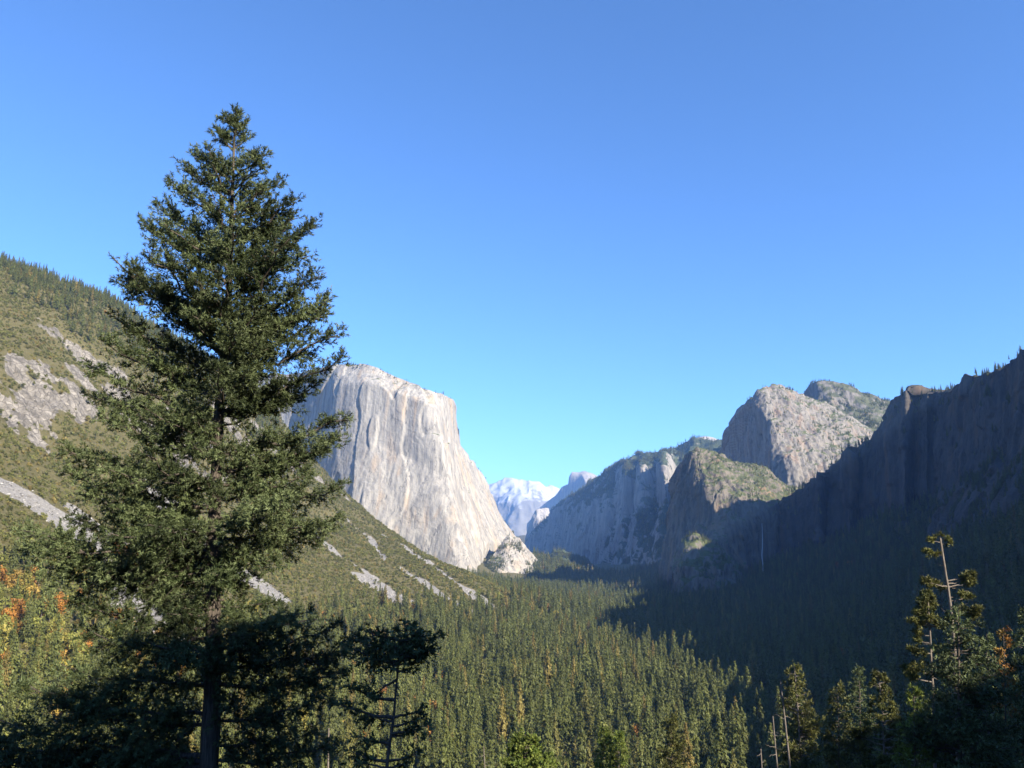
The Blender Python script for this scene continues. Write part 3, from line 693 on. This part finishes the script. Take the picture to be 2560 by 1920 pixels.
def plant_forest():
    x1, y1 = jitter_grid(-700, 1100, 110, 1300, 10.4); x2, y2 = jitter_grid(-1700, 1300, 1300, 3900, 10.6)
    x = np.r_[x1, x2]; y = np.r_[y1, y2]
    k = in_view(x, y); x, y = x[k], y[k]
    z = ground_h(x, y); s, r = masks(x, y)
    p = np.stack([x, y, z], 1); px, py, d = project(p)
    n1 = fbm(p, 120, 120, 1, 3, 201); n2 = fbm(p, 45, 45, 1, 2, 203)
    left = x < 0.02*y + 20
    low = 1 - np.where(x < -380, sstep(-85, 10, z + 35*n1), sstep(-118, -70, z + 25*n1))                                       # floor and lowest slope
    top = sstep(-40, 30, 690 + 0.62*px + 60*n1 - py) * (px < 700)             # conifers along the skyline on the left
    south = np.where(left, 0, 1 - sstep(200, 420, z))
    dens = np.maximum(np.maximum(low, top), south * 0.9) * (1 - np.minimum(1, 1.6*s)) * (1 - r)
    dens *= np.where(n2 < -0.33, 0.2, 1.0)
    oakland = (px < 500) & (py > 1390) & (py < 1780) & (x < 0)
    dens = np.where(oakland, np.maximum(dens, 0.55*(1 - np.minimum(1, 1.6*s))), dens)
    keep = RNG.uniform(0, 1, len(x)) < dens
    keep &= ~((y > 3000) & (x < 60)) & ~((np.hypot(x, y) < 150) & (x > 20))
    p, px, py, d, n1, left, top = p[keep], px[keep], py[keep], d[keep], n1[keep], left[keep], top[keep]
    n = len(p)
    idx = RNG.integers(0, 6, n); scl = 0.9 * (0.42 + 0.85*RNG.uniform(0, 1, n)**0.8) * (1 + 0.35*fbm(p, 90, 90, 1, 3, 211)) * np.where(top > 0.5, 0.75, 1.0)
    # autumn oaks: many on the lower left slope, a few through the forest
    po = np.where((px < 480) & (py > 1390) & (py < 1720), 0.32, np.where((px < 1150) & (py > 1450), 0.055, 0.012)) * (0.55 + 1.3*sstep(0.0, 0.35, fbm(p, 70, 70, 1, 2, 207)))
    u = RNG.uniform(0, 1, n); idx = np.where(u < po, 6, np.where(u < po*np.where(px < 500, 2.0, 1.55) + 0.01, 7, idx))
    scl = np.where(idx >= 6, scl*1.35, scl)
    p[:, 2] -= 0.6
    return p, px, py, d, scl, idx
fp, fpx, fpy, fd, fscl, fidx = plant_forest()
Hk = np.array([34, 38, 30, 40, 26, 35, 13, 15.])
size = Hk[fidx] * fscl / fd * F_PX
tp = fp.copy(); tp[:, 2] += Hk[fidx]*fscl; tpx, tpy, _ = project(tp)
visible = (tpx > 5) & (tpx < 2555) & (tpy < 1900) & (fd > 120)
def largest(kinds, n):
    w = np.where(visible & np.isin(fidx, kinds), size, 0); o = np.argsort(-w)[:n]; return o[w[o] > 0]
ONE = np.concatenate([largest([0, 1, 2, 3, 4, 5], 300), largest([6], 60), largest([7], 30)])
rest = np.ones(len(fp), bool); rest[ONE] = False; rest &= ~((fd < 230) & (fidx < 8))
scatter('valley_forest', fp[rest], fscl[rest], fidx[rest], PC_FAR, 'dense conifer forest covering the valley floor and lower slopes', 'forest')
LOOK = ['dense green conifer', 'tall narrow conifer', 'short bushy conifer', 'tall sparse open-crowned conifer', 'young pointed conifer', 'conifer with bare lower trunk']
def where(px, py):
    a = ['far left of the largest fir', 'behind the largest fir', 'just right of the small dark fir', 'left of the leafy bright treetop', 'above the leafy bright treetop', 'above the two young pines', 'left of the sunlit fir', 'behind the dead trunks', 'behind the small sunlit fir', 'near the tall thin pine'][int(np.searchsorted([330, 900, 1120, 1260, 1400, 1600, 1850, 2020, 2180], px))]
    return a + (' at the bottom edge' if py > 1800 else ' in the forest')
for i in ONE:
    k = int(fidx[i]); w = where(tpx[i], tpy[i])
    if k < 6: crown, trunk, H = MID[k]; nm, lb, ct, gr = 'conifer_tree', LOOK[k], 'conifer', 'conifers of the near valley forest'
    elif k == 6: crown, trunk, H = OAKS[int(i) % 2 * 2]; nm, lb, ct, gr = 'autumn_oak', 'orange autumn oak', 'oak', 'autumn oaks in the valley forest'
    else: crown, trunk, H = OAKS[1]; nm, lb, ct, gr = 'broadleaf_tree', 'yellow-green broadleaf tree', 'tree', 'yellow-green trees in the valley forest'
    e = link(nm, None, None, label=lb + ' ' + w, category=ct, group=gr)
    e.location = tuple(fp[i]); e.rotation_euler = (0, 0, RNG.uniform(0, 6.283)); e.scale = (fscl[i],)*3
    link('trunk', trunk, e); link('crown', crown, e)

def plant_shrubs():
    x, y = jitter_grid(-1300, 250, 480, 2300, 5.2); k = in_view(x, y); x, y = x[k], y[k]
    z = ground_h(x, y); s, r = masks(x, y); p = np.stack([x, y, z], 1); px, py, d = project(p)
    n2 = fbm(p, 30, 30, 1, 3, 221)
    dens = sstep(-128, -100, z) * (1 - np.clip(1.5*s, 0, 0.97)) * (1 - np.clip(1.25*r, 0, 0.93)) * np.where(n2 < -0.12, 0.18, 0.95)
    dens *= (x < 0.02*y + 40)
    k = RNG.uniform(0, 1, len(x)) < dens; p = p[k]; n = len(p); p[:, 2] -= 0.8
    return p, RNG.uniform(0.5, 1.25, n)
sp_, ss_ = plant_shrubs()
scatter('scrub', sp_, ss_, RNG.integers(0, 4, len(sp_)), PC_SHRUB, 'olive green scrub covering the left mountainside', 'scrub')
def lay_stones():
    x, y = jitter_grid(-1300, 100, 480, 2100, 2.7); k = in_view(x, y); x, y = x[k], y[k]
    s, r = masks(x, y); k = RNG.uniform(0, 1, len(x)) < 0.8*s; x, y, s = x[k], y[k], s[k]
    p = np.stack([x, y, ground_h(x, y) - 2.3*s], 1); return p, 0.4 + 1.7*RNG.uniform(0, 1, len(p))**3
bp_, bs_ = lay_stones()
scatter('scree_stones', bp_, bs_, RNG.integers(0, 4, len(bp_)), PC_ROCK, 'grey loose stones lying in the scree chutes', 'scree')

def rim_trees(label, nmin, prob, sc0, sc1, what, rimrows=0, seed=0, only=None):
    V, Nn, nb, nvt = LOFTS[label]; g = np.random.default_rng(seed)
    row = np.arange(len(V)) % nvt
    ok = (Nn[:, 2] > nmin) & (row > nb*0.55 if not rimrows else (row > nb*0.55) & (row < nb + rimrows))
    if only is not None: ok &= only(V)
    cl = fbm(V, 60, 60, 60, 3, 400 + seed)
    ok &= g.uniform(0, 1, len(V)) < prob * np.clip(0.35 + 2.6*cl, 0.03, 2.0)
    p = V[ok] + g.normal(0, 2, (ok.sum(), 3))*np.array([1, 1, 0]); n = len(p)
    return p, g.uniform(sc0, sc1, n), g.integers(0, 6, n)
for label, nmin, prob, a, b, rr, nm, txt in [
    (elcap, 0.45, 0.05, 0.2, 0.5, 14, 'rim_trees', 'tiny trees along the rim of the huge pale cliff'),
    (higher, 0.6, 0.06, 0.2, 0.5, 0, 'peak_trees', 'small trees on the grey granite peak'),
    (spire, 0.40, 0.35, 0.22, 0.55, 0, 'summit_trees', 'dark trees over the jagged summit'),
    (middle, 0.50, 0.08, 0.15, 0.4, 0, 'buttress_trees', 'small trees and brush on the brown buttress'),
    (knoll, 0.35, 0.3, 0.15, 0.45, 0, 'spur_trees', 'small trees on the rocky spur'),
    (wall, 0.45, 0.16, 0.3, 0.7, 0, 'wall_trees', 'trees on ledges and foot of the dark wall'),
    (ridge, 0.45, 0.5, 0.5, 0.95, 0, 'ridge_trees', 'distant trees along the wooded ridge'),
    (hill, 0.30, 0.7, 0.4, 0.8, 0, 'knoll_trees', 'trees on the small rocky knoll'),
    (apron, 0.55, 0.15, 0.2, 0.5, 0, 'apron_trees', 'small trees on the pale granite apron')]:
    p, s, i = rim_trees(label, nmin, prob, a, b, txt, rr, len(txt))
    scatter(nm, p, s, i, PC_FAR, txt, 'trees')

# ---------------------------------------------------------------- waterfall
def waterfall():
    pts = [np.array(P(1906, y, Yd)) for y, Yd in [(1308, 2470), (1340, 2462), (1380, 2455), (1432, 2440)]]
    path = resample(pts, 26); p = path + np.stack([fbm(path, 40, 40, 40, 2, 301)*3, 0*path[:,0], 0*path[:,0]], 1)
    v, f = tube(p, np.linspace(0.7, 1.8, 26), 7)
    g = NT('white_water'); g.put(g.b.inputs['Base Color'], (0.40, 0.43, 0.46)); g.b.inputs['Roughness'].default_value = 0.4
    link('waterfall', mesh_np('waterfall', v, f, mats=[g.m]), None, kind='structure', label='thin white waterfall on the shaded cliff', category='waterfall')
waterfall()

# ---------------------------------------------------------------- detailed trees near the overlook
def unit(v): return v / (np.linalg.norm(v, axis=-1, keepdims=True) + 1e-9)
def spray_template(n, length, needle, width, rng, spread=0.9):
    """a twig tip: needle-bunch triangles round a short axis along +x"""
    t = rng.uniform(0.0, 1.0, n)**0.8; a = rng.uniform(0, 6.283, n)
    base = np.stack([t*length, 0*t, 0*t], 1)
    d = unit(np.stack([np.full(n, 0.75), spread*np.cos(a), spread*np.sin(a)], 1))
    w = unit(np.cross(d, rng.normal(0, 1, (n, 3))))
    L = needle * rng.uniform(0.7, 1.2, n)[:, None]
    return np.stack([base - w*width/2, base + w*width/2, base + d*L], 1)
def sprays(O, D, S, tmpl, rng):
    """tmpl (n,3,3) placed at origins O along D with sizes S and random roll"""
    D = unit(D); A = unit(np.cross(D, rng.normal(0, 1, D.shape))); B = np.cross(D, A)
    Rm = np.stack([D, A, B], 1)                          # rows
    pick = tmpl[rng.integers(0, len(tmpl), len(O))]      # (m,n,3,3)
    return (np.einsum('mnkj,mji->mnki', pick, Rm) * S[:, None, None, None] + O[:, None, None, :])

def curve(a, b, sag, n=9, side=0.0, rng=RNG):
    a, b = np.asarray(a, float), np.asarray(b, float); t = np.linspace(0, 1, n)[:, None]; L = np.linalg.norm(b - a)
    p = a + (b-a)*t; p[:, 2:3] += sag*L*4*t*(1-t)*-1
    w = rng.normal(0, 0.022*L, (n, 3)); w[0] = w[-1] = 0; return p + w*np.minimum(1, 3*t)

def limb(tree, a, b, r0, tm, m, rng, sag=0.05, dens=1.0, up=0.25, start=0.18, second=0.34, tip_only=False, size=1.0, bark=M_BARK, tilt=(0.0, 1.0), droop=0.0, name='branch'):
    """one branch with its twigs, carrying one foliage sub-part"""
    path = curve(a, b, sag, rng=rng); L = np.linalg.norm(np.diff(path, axis=0), axis=1).sum(); n = len(path)
    parts = [tube(path, np.linspace(r0, r0*0.15 + 0.004, n), 5)]
    O, D, S = [], [], []
    ns = max(4, int(L / 0.11 * dens))
    T = unit(np.gradient(path, axis=0)); cum = np.linspace(0, 1, n)
    for i in range(ns):
        t = start + (1-start) * (rng.uniform(0, 1) if not tip_only else rng.uniform(0.35, 1)**0.7)
        o = np.array([np.interp(t, cum, path[:, k]) for k in range(3)]); tt = np.array([np.interp(t, cum, T[:, k]) for k in range(3)])
        sd = unit(np.cross(tt, (0, 0, 1))) * rng.choice([-1, 1])
        v = unit(tt*rng.uniform(0.35, 0.9) + sd*rng.uniform(0.2, 1.0) + np.array([0, 0, 1])*(rng.normal(up, 0.38)))
        l = (second*L*(1.05 - t)**0.7 + 0.16) * rng.uniform(0.5, 1.1); l = min(l, 1.35*size)
        q = np.linspace(0, 1, 3)[:, None]; tw = o + v*l*q + np.array([0, 0, -1])*droop*l*q*q
        if i % 2 == 0: parts.append(tube(tw, np.linspace(max(0.006, r0*0.14), 0.003, 3), 3))
        m_ = max(2, int(l / (0.085*size))); u = rng.uniform(0.15, 1.0, m_)[:, None]
        O.append(o + v*l*u + np.array([0, 0, -1])*droop*l*u*u + rng.normal(0, 0.035*size, (m_, 3)))
        D.append(v + rng.normal(0, 0.55, (m_, 3)) + np.array([0, 0, up*0.8 - droop*0.6])); S.append(rng.uniform(0.75, 1.25, m_)*size)
    O.append(path[-1:] + 0); D.append(T[-1:]); S.append(np.array([1.2*size]))
    V, Fq = join(parts)
    br = link(name, mesh_np(name, V, Fq, mats=[bark]), tree)
    Vf = sprays(np.concatenate(O), np.concatenate(D), np.concatenate(S), tm, rng)
    tn = np.clip(rng.normal(0.5, 0.22, len(Vf)) + rng.normal(0, 0.12), 0, 1)
    fo = link('foliage', tri_mesh('foliage', Vf.reshape(-1, 3), m, np.repeat(tn, Vf.shape[1])), br); fo['kind'] = 'stuff'
    return br

def trunk_obj(tree, pts, r0, r1, bark, sides=12, n=40):
    path = resample(pts, n); rr = np.linspace(r0, r1, n)
    v, f = tube(path, rr * (1 + 0.05*np.sin(np.arange(n)*1.7)), sides)
    return link('trunk', mesh_np('trunk', v, f, mats=[bark]), tree)
def tree_root(name, loc, label, cat='tree', **kw): e = link(name, None, None, label=label, category=cat, **kw); e.location = loc; return e
def rel(p, e): return np.asarray(p, float) - np.array(e.location)

def big_fir():
    g = np.random.default_rng(23); Y0 = 26.0
    tm = np.array([spray_template(12, 0.19, 0.12, 0.028, g) for _ in range(8)])
    axis = [(590,272),(586,330),(582,450),(578,560),(574,700),(562,860),(548,1010),(545,1120),(536,1290),(530,1440),(534,1600),(530,1760),(522,1920)]
    P3 = [np.array(P(a, b, Y0)) for a, b in axis]
    bx, by = P3[-1][0] - 0.1, Y0; gz = gh(bx, by)
    e = tree_root('fir_tree', (bx, by, gz), 'tall dense fir rising against the sky, largest tree at the left', 'fir')
    P3.append(np.array([bx, by, gz - 0.3])); pr = [rel(q, e) for q in P3]
    trunk_obj(e, pr[::-1], 0.40, 0.02, M_BARK, 14, 60)
    ay = np.array([b for _, b in axis], float); AX = np.array(pr[:-1])
    def on_axis(py): return np.array([np.interp(py, ay, AX[:, k]) for k in range(3)])
    left = [(560,300),(532,338),(486,392),(455,425),(430,462),(395,520),(365,566),(400,640),(283,645),(300,700),(330,740),(295,800),(270,860),(232,925),(225,990),(260,1040),(165,1130),(175,1185),(215,1240),(180,1280),(50,1325),(75,1365),(150,1420),(300,1470),(190,1500),(215,1570),(150,1660),(70,1712),(120,1760),(0,1800),(-40,1830),(100,1880),(-60,1900)]
    right = [(615,310),(625,345),(662,385),(700,450),(738,508),(745,545),(790,568),(775,640),(800,690),(822,748),(805,790),(700,840),(845,838),(850,900),(790,960),(872,1050),(855,1090),(800,1130),(770,1190),(858,1212),(845,1290),(800,1340),(690,1400),(640,1440),(700,1500),(770,1530),(840,1560),(900,1600),(860,1680),(820,1740),(780,1830),(840,1860)]
    def env(lst):
        l = sorted(lst, key=lambda q: q[1]); ys = np.array([b for _, b in l], float); w = np.array([abs(a - np.interp(b, ay, [c for c, _ in axis])) for a, b in l]); return ys, w
    eL, eR = env(left), env(right)
    for lst in (left, right):
        for a, b in lst:
            tx = np.interp(b, ay, [c for c, _ in axis]); dx = abs(a - tx); up = 0.75 - 0.65*min(1, max(0, (b - 300)/1100))
            if (a, b) == (283, 645): up = 0.8
            tip = np.array(P(a, b, Y0 + g.uniform(-0.9, 0.9))); tip = rel(tip, e)
            at = on_axis(min(1915, b + (up + g.uniform(-0.05, 0.12))*dx))
            L = np.linalg.norm(tip - at)
            limb(e, at, tip, 0.016 + (0.015 if b < 1200 else 0.010)*L, tm, M_BIGFIR, g, sag=-0.02 + 0.07*min(1, max(0, (b-400)/900)), dens=1.65 if b < 1000 else 2.0, second=0.44 if b < 900 else 0.34, up=0.42 - 0.35*min(1, max(0, (b - 300)/1100)), start=0.03, droop=0.1 + 0.25*(b > 1250))
    # limbs towards and away from the viewer, shorter ones between
    for i in range(100):
        b = 300 + 1500*((i + g.uniform(0, 1))/100)
        if b > 1650 and i % 2: continue
        th = g.uniform(0, 6.283) if i % 3 else g.uniform(3.7, 5.7)
        rl, rr_ = np.interp(b, *eL), np.interp(b, *eR); c = math.cos(th)
        rad = (rl if c < 0 else rr_) * abs(c) + 0.5*(rl + rr_)*abs(math.sin(th)); rad *= (g.uniform(0.5, 0.88) if b < 800 else g.uniform(0.32, 0.66) if i % 2 or b < 1000 else g.uniform(0.16, 0.36)) / 77.0
        up = (0.7 - 0.65*min(1, max(0, (b-300)/1100)))*g.uniform(0.6, 1.2)
        at = on_axis(min(1915, b + up*rad*77)); tip = on_axis(b) + np.array([c*rad, math.sin(th)*rad, 0])
        L = np.linalg.norm(tip - at)
        limb(e, at, tip, 0.014 + 0.014*L, tm, M_BIGFIR, g, sag=0.04, dens=1.3, second=0.40, up=0.4 - 0.33*min(1, max(0, (b-300)/1100)), start=0.06, droop=0.1 + 0.25*(b > 1250))
    for i in range(14):   # leader tuft
        b = 278 + i*6; at = on_axis(b + 12); th = g.uniform(0, 6.283); r_ = 0.10 + 0.022*i
        limb(e, at, at + np.array([math.cos(th)*r_, math.sin(th)*r_, 0.16 + 0.02*i]), 0.008, tm, M_BIGFIR, g, dens=1.3, up=0.6, start=0.0)
    for a, b, c, d in [(540,1420,330,1445),(500,1800,350,1930),(560,1500,430,1490)]:   # bare dead limbs
        at, tip = rel(P(a, b, Y0), e), rel(P(c, d, Y0 - 0.6), e); v, f = tube(curve(at, tip, 0.03, rng=g), np.linspace(0.035, 0.006, 9), 5)
        link('dead_branch', mesh_np('dead_branch', v, f, mats=[M_BARK]), e)
big_fir()

def picture_tree(name, label, Y0, axis, tips, fill, r0, r1, mat_f, seed, cat='pine', bark=M_BARK, tm=None, upv=0.2, dens=0.8, size=1.5, bare=(), env=None, tip_only=True, droop=0.1, attach=0.25, second=0.4):
    """a tree whose trunk and main branch tips are read from the photograph, standing on the slope at distance Y0"""
    g = np.random.default_rng(seed)
    P3 = [np.array(P(a, b, Y0)) for a, b in axis]; bx = P3[-1][0]; gz = gh(bx, Y0)
    e = tree_root(name, (bx, Y0, gz), label, cat)
    if P3[-1][2] > gz: P3.append(np.array([bx, Y0, gz - 0.3]))
    pr = [rel(q, e) for q in P3]; trunk_obj(e, pr[::-1], r0, r1, bark, 9, 40)
    ay = np.array([b for _, b in axis], float); AX = np.array(pr[:len(axis)]); xs = [c for c, _ in axis]
    def on_axis(py): return np.array([np.interp(py, ay, AX[:, k]) for k in range(3)])
    ppm = F_PX / Y0
    for a, b in tips:
        dx = abs(a - np.interp(b, ay, xs)); at = on_axis(b + attach*dx); tip = rel(P(a, b, Y0 + g.uniform(-0.3, 0.3)*dx/ppm), e)
        L = np.linalg.norm(tip - at)
        limb(e, at, tip, 0.03 + 0.018*L, tm, mat_f, g, sag=0.03, dens=dens, up=upv, start=0.25, tip_only=tip_only, size=size, bark=bark, droop=droop, second=second)
    if env is not None:
        ys, w = zip(*env)
        for i in range(fill):
            b = ys[0] + (ys[-1]-ys[0])*(i + g.uniform(0, 1))/fill; rad = np.interp(b, ys, w)/ppm*g.uniform(0.5, 1.08); th = g.uniform(0, 6.283)
            at = on_axis(b + attach*rad*ppm); tip = on_axis(b) + np.array([math.cos(th)*rad, math.sin(th)*rad, 0])
            limb(e, at, tip, 0.02 + 0.014*rad, tm, mat_f, g, sag=0.03, dens=dens, up=upv, start=0.2, tip_only=tip_only, size=size, bark=bark, droop=droop, second=second)
    for a, b in bare:
        dx = abs(a - np.interp(b, ay, xs)); at = on_axis(b + g.uniform(-0.5, 0.7)*dx); tip = rel(P(np.interp(b, ay, xs) + (a - np.interp(b, ay, xs))*g.uniform(0.5, 1.05), b, Y0 + g.uniform(-1, 1)), e)
        v, f = tube(curve(at, tip, g.uniform(-0.08, 0.08), rng=g), np.linspace(0.035, 0.008, 9), 4); link('dead_branch', mesh_np('dead_branch', v, f, mats=[bark]), e)
    return e

g0 = np.random.default_rng(5)
TM_FIR = np.array([spray_template(9, 0.16, 0.11, 0.040, g0) for _ in range(6)])
TM_PINE = np.array([spray_template(11, 0.12, 0.17, 0.055, g0, 1.1) for _ in range(6)])
TM_BROAD = np.array([spray_template(9, 0.22, 0.13, 0.08, g0, 1.2) for _ in range(6)])
picture_tree('young_fir', 'small dark fir with bare lower trunk just right of the largest fir', 22.0,
    [(1018,1560),(1008,1600),(998,1640),(990,1720),(984,1800),(974,1860),(966,1925)],
    [(1025,1562),(1000,1575),(1060,1590),(1098,1592),(1085,1625),(1050,1640),(960,1590),(915,1578),(890,1600),(905,1640),(940,1660),(880,1625),(1030,1670),(1010,1620),
     (1055,1775),(1045,1800),(1062,1815),(1025,1830),(930,1790),(900,1840),(880,1880),(905,1905),(1040,1885),(1010,1910),(870,1720),(845,1760)],
    26, 0.115, 0.015, M_BIGFIR, 31, 'fir', tm=TM_FIR, size=1.0, dens=1.3, tip_only=False, env=[(1565,12),(1590,55),(1625,75),(1655,45)], droop=0.3, upv=0.15, bare=[(905,1738),(920,1660)])
picture_tree('tall_pine', 'tall thin pine with bare pale trunk and tufted top, highest tree on the right', 70.0,
    [(2350,1345),(2354,1370),(2360,1410),(2370,1470),(2378,1530),(2386,1620),(2392,1760),(2396,1925)],
    [(2326,1350),(2340,1343),(2368,1346),(2352,1340),(2372,1356),(2312,1378),(2330,1382),(2346,1384),(2310,1452),(2325,1462),(2340,1458),(2352,1472),(2430,1436),(2420,1446),(2432,1452),(2423,1490),(2405,1486),(2448,1522),(2440,1535),(2418,1528),(2405,1520)],
    0, 0.30, 0.09, M_PINE, 32, bark=M_PALEBARK, tm=TM_PINE, size=1.6, dens=1.3, bare=[(2329,1414),(2344,1412),(2430,1482),(2420,1508),(2340,1520)])
picture_tree('broad_fir', 'broad dark fir crown below the tall thin pine', 62.0,
    [(2395,1520),(2396,1600),(2398,1760),(2400,1925)], [], 95, 0.40, 0.03, M_BIGFIR, 33, 'fir', tm=TM_FIR, size=2.2, dens=0.55, tip_only=False, env=[(1520,8),(1570,50),(1640,70),(1712,82),(1770,120),(1900,150)], droop=0.25)
picture_tree('leaning_pine', 'slender pine with bare trunk and short left branches beside the tall thin pine', 66.0,
    [(2318,1480),(2322,1540),(2326,1600),(2328,1660),(2332,1715),(2338,1925)],
    [(2300,1500),(2330,1495),(2276,1551),(2290,1530),(2285,1580),(2272,1621),(2292,1600),(2258,1667),(2285,1660),(2268,1690),(2350,1560),(2360,1620)],
    34, 0.22, 0.06, M_PINE, 34, bark=M_PALEBARK, tm=TM_PINE, size=1.5, dens=1.1, tip_only=False, env=[(1478,10),(1520,24),(1560,36)], bare=[(2300,1610),(2350,1650),(2350,1700)])
picture_tree('sunlit_fir', 'sunlit yellow-green fir beside grey dead trunks at the lower right', 84.0,
    [(1985,1660),(1990,1720),(1997,1800),(2004,1925)], [], 85, 0.34, 0.03, M_PINE, 35, 'fir', tm=TM_FIR, size=2.2, dens=0.55, tip_only=False, env=[(1662,6),(1700,26),(1780,48),(1860,56),(1920,60)], bark=M_PALEBARK, droop=0.2)
picture_tree('small_fir', 'small sunlit fir with pointed top standing alone at the lower right', 88.0,
    [(2094,1706),(2096,1780),(2098,1925)], [], 55, 0.25, 0.02, M_PINE, 36, 'fir', tm=TM_FIR, size=2.1, dens=0.6, tip_only=False, env=[(1710,5),(1750,22),(1800,30),(1920,50)], droop=0.2)
picture_tree('thin_topped_pine', 'thin-topped pine with bare pale trunk between small fir and tall pine', 84.0,
    [(2195,1678),(2200,1720),(2205,1770),(2212,1925)], [(2178,1712),(2210,1688),(2216,1704),(2186,1690),(2222,1730),(2180,1745)], 50, 0.2, 0.05, M_PINE, 37, bark=M_PALEBARK, tm=TM_PINE, size=1.7, dens=0.9, env=[(1680,6),(1720,18),(1770,26),(1800,60),(1900,85)], bare=[(2190,1750),(2215,1760)])
picture_tree('shaded_fir', 'dark shaded fir left of the thin-topped pine', 95.0,
    [(2148,1668),(2150,1780),(2152,1925)], [], 60, 0.3, 0.02, M_BIGFIR, 38, 'fir', tm=TM_FIR, size=2.4, dens=0.5, tip_only=False, env=[(1670,5),(1740,30),(1830,50),(1920,62)])
picture_tree('green_sapling_fir', 'bright green pointed sapling below the slender pine', 62.0,
    [(2284,1715),(2286,1800),(2288,1925)], [], 46, 0.15, 0.02, M_BROAD, 39, 'fir', tm=TM_FIR, size=1.8, dens=0.6, tip_only=False, env=[(1718,4),(1760,18),(1830,30),(1920,40)])
picture_tree('russet_fir', 'russet brown conifer near the right edge', 82.0,
    [(2508,1568),(2512,1680),(2516,1925)], [], 50, 0.25, 0.02, M_OAK, 40, 'fir', tm=TM_FIR, size=2.1, dens=0.5, tip_only=False, env=[(1570,4),(1620,18),(1700,26),(1920,40)])
picture_tree('edge_fir', 'blue-green fir cut off by the right edge of the picture', 70.0,
    [(2566,1520),(2568,1680),(2570,1925)], [], 70, 0.3, 0.02, M_BIGFIR, 41, 'fir', tm=TM_FIR, size=2.2, dens=0.6, tip_only=False, env=[(1522,8),(1600,32),(1750,60),(1920,85)])
picture_tree('pale_fir', 'pale grey-green fir between the broad dark crown and russet conifer', 80.0,
    [(2466,1585),(2468,1700),(2470,1925)], [], 60, 0.28, 0.02, M_BIGFIR, 42, 'fir', tm=TM_FIR, size=2.2, dens=0.55, tip_only=False, env=[(1587,5),(1650,30),(1750,55),(1920,75)])
picture_tree('lower_fir', 'sunlit fir at the bottom edge left of the dark shadow', 110.0,
    [(1676,1785),(1678,1850),(1680,1925)], [], 60, 0.25, 0.02, M_PINE, 43, 'fir', tm=TM_FIR, size=2.5, dens=0.55, tip_only=False, env=[(1788,6),(1830,24),(1920,42)], droop=0.2)
picture_tree('bright_broadleaf', 'bright green leafy treetop at the bottom edge near the centre', 62.0,
    [(1312,1836),(1316,1870),(1320,1925)], [(1270,1880),(1285,1850),(1350,1862),(1372,1892),(1300,1840),(1330,1845),(1262,1905),(1385,1912)], 46, 0.14, 0.03, M_BROAD, 44, 'tree', tm=TM_BROAD, size=1.3, dens=0.75, tip_only=False, env=[(1838,16),(1860,34),(1885,42),(1910,55),(1925,60)], upv=0.35)
picture_tree('twin_young_pine', 'left of two yellow-green young pines at the bottom edge', 120.0,
    [(1512,1815),(1514,1860),(1516,1925)], [], 46, 0.2, 0.02, M_BROAD, 45, 'pine', tm=TM_FIR, size=2.6, dens=0.5, tip_only=False, env=[(1818,5),(1860,20),(1920,30)], droop=0.2)
picture_tree('twin_young_pine', 'right of two yellow-green young pines at the bottom edge', 118.0,
    [(1545,1828),(1546,1870),(1548,1925)], [], 46, 0.2, 0.02, M_BROAD, 46, 'pine', tm=TM_FIR, size=2.6, dens=0.5, tip_only=False, env=[(1831,5),(1870,20),(1920,28)], droop=0.2)

def snag(label, Y0, axis, bare, r0, seed):
    picture_tree('dead_trunk', label, Y0, axis, [], 0, r0, 0.05, None, seed, 'dead tree', bark=M_PALEBARK, bare=bare)
snag('tall grey dead trunk leaning beside the sunlit fir', 82.0, [(1950,1697),(1958,1760),(1968,1850),(1976,1925)], [(1935,1735),(1972,1745),(1930,1785),(1985,1800),(1940,1830),(1990,1850),(1945,1870)], 0.26, 51)
snag('short grey dead trunk left of the tall dead trunk', 80.0, [(1932,1790),(1937,1850),(1944,1925)], [(1915,1830),(1950,1840),(1912,1860),(1955,1875),(1918,1890)], 0.22, 52)
snag('lowest dead stub at the lower right, leftmost of three', 78.0, [(1902,1872),(1905,1925)], [(1890,1890),(1915,1900)], 0.2, 53)
snag('grey dead tree with bare side branches at the bottom edge near the leafy treetop', 100.0, [(1209,1865),(1211,1900),(1212,1930)], [(1190,1893),(1230,1888),(1185,1905),(1232,1903),(1192,1915),(1228,1916)], 0.2, 54)
snag('pale dead trunk right of the largest fir at its foot', 60.0, [(822,1820),(821,1870),(820,1930)], [(835,1850),(808,1862),(836,1875)], 0.14, 55)

# ---------------------------------------------------------------- haze in the valley air
def haze():
    x0, x1, y0, y1, z0, z1 = -30000, 30000, -6000, 40000, -420, 1560
    V = [(x, y, z) for x in (x0, x1) for y in (y0, y1) for z in (z0, z1)]
    Fq = [(0,1,3,2),(4,6,7,5),(0,4,5,1),(2,3,7,6),(0,2,6,4),(1,5,7,3)]
    me = bpy.data.meshes.new('haze'); me.from_pydata(V, [], Fq)
    m = bpy.data.materials.new('thin_blue_haze'); m.use_nodes = True; t = m.node_tree
    t.nodes.remove(t.nodes['Principled BSDF']); pv = t.nodes.new('ShaderNodeVolumePrincipled')
    pv.inputs['Color'].default_value = (0.22, 0.46, 1.0, 1); pv.inputs['Density'].default_value = 3.2e-5; pv.inputs['Anisotropy'].default_value = 0.0
    t.links.new(pv.outputs[0], t.nodes['Material Output'].inputs['Volume']); me.materials.append(m)
    link('haze', me, None, kind='stuff', label='thin blue haze filling the valley air', category='haze')
haze()
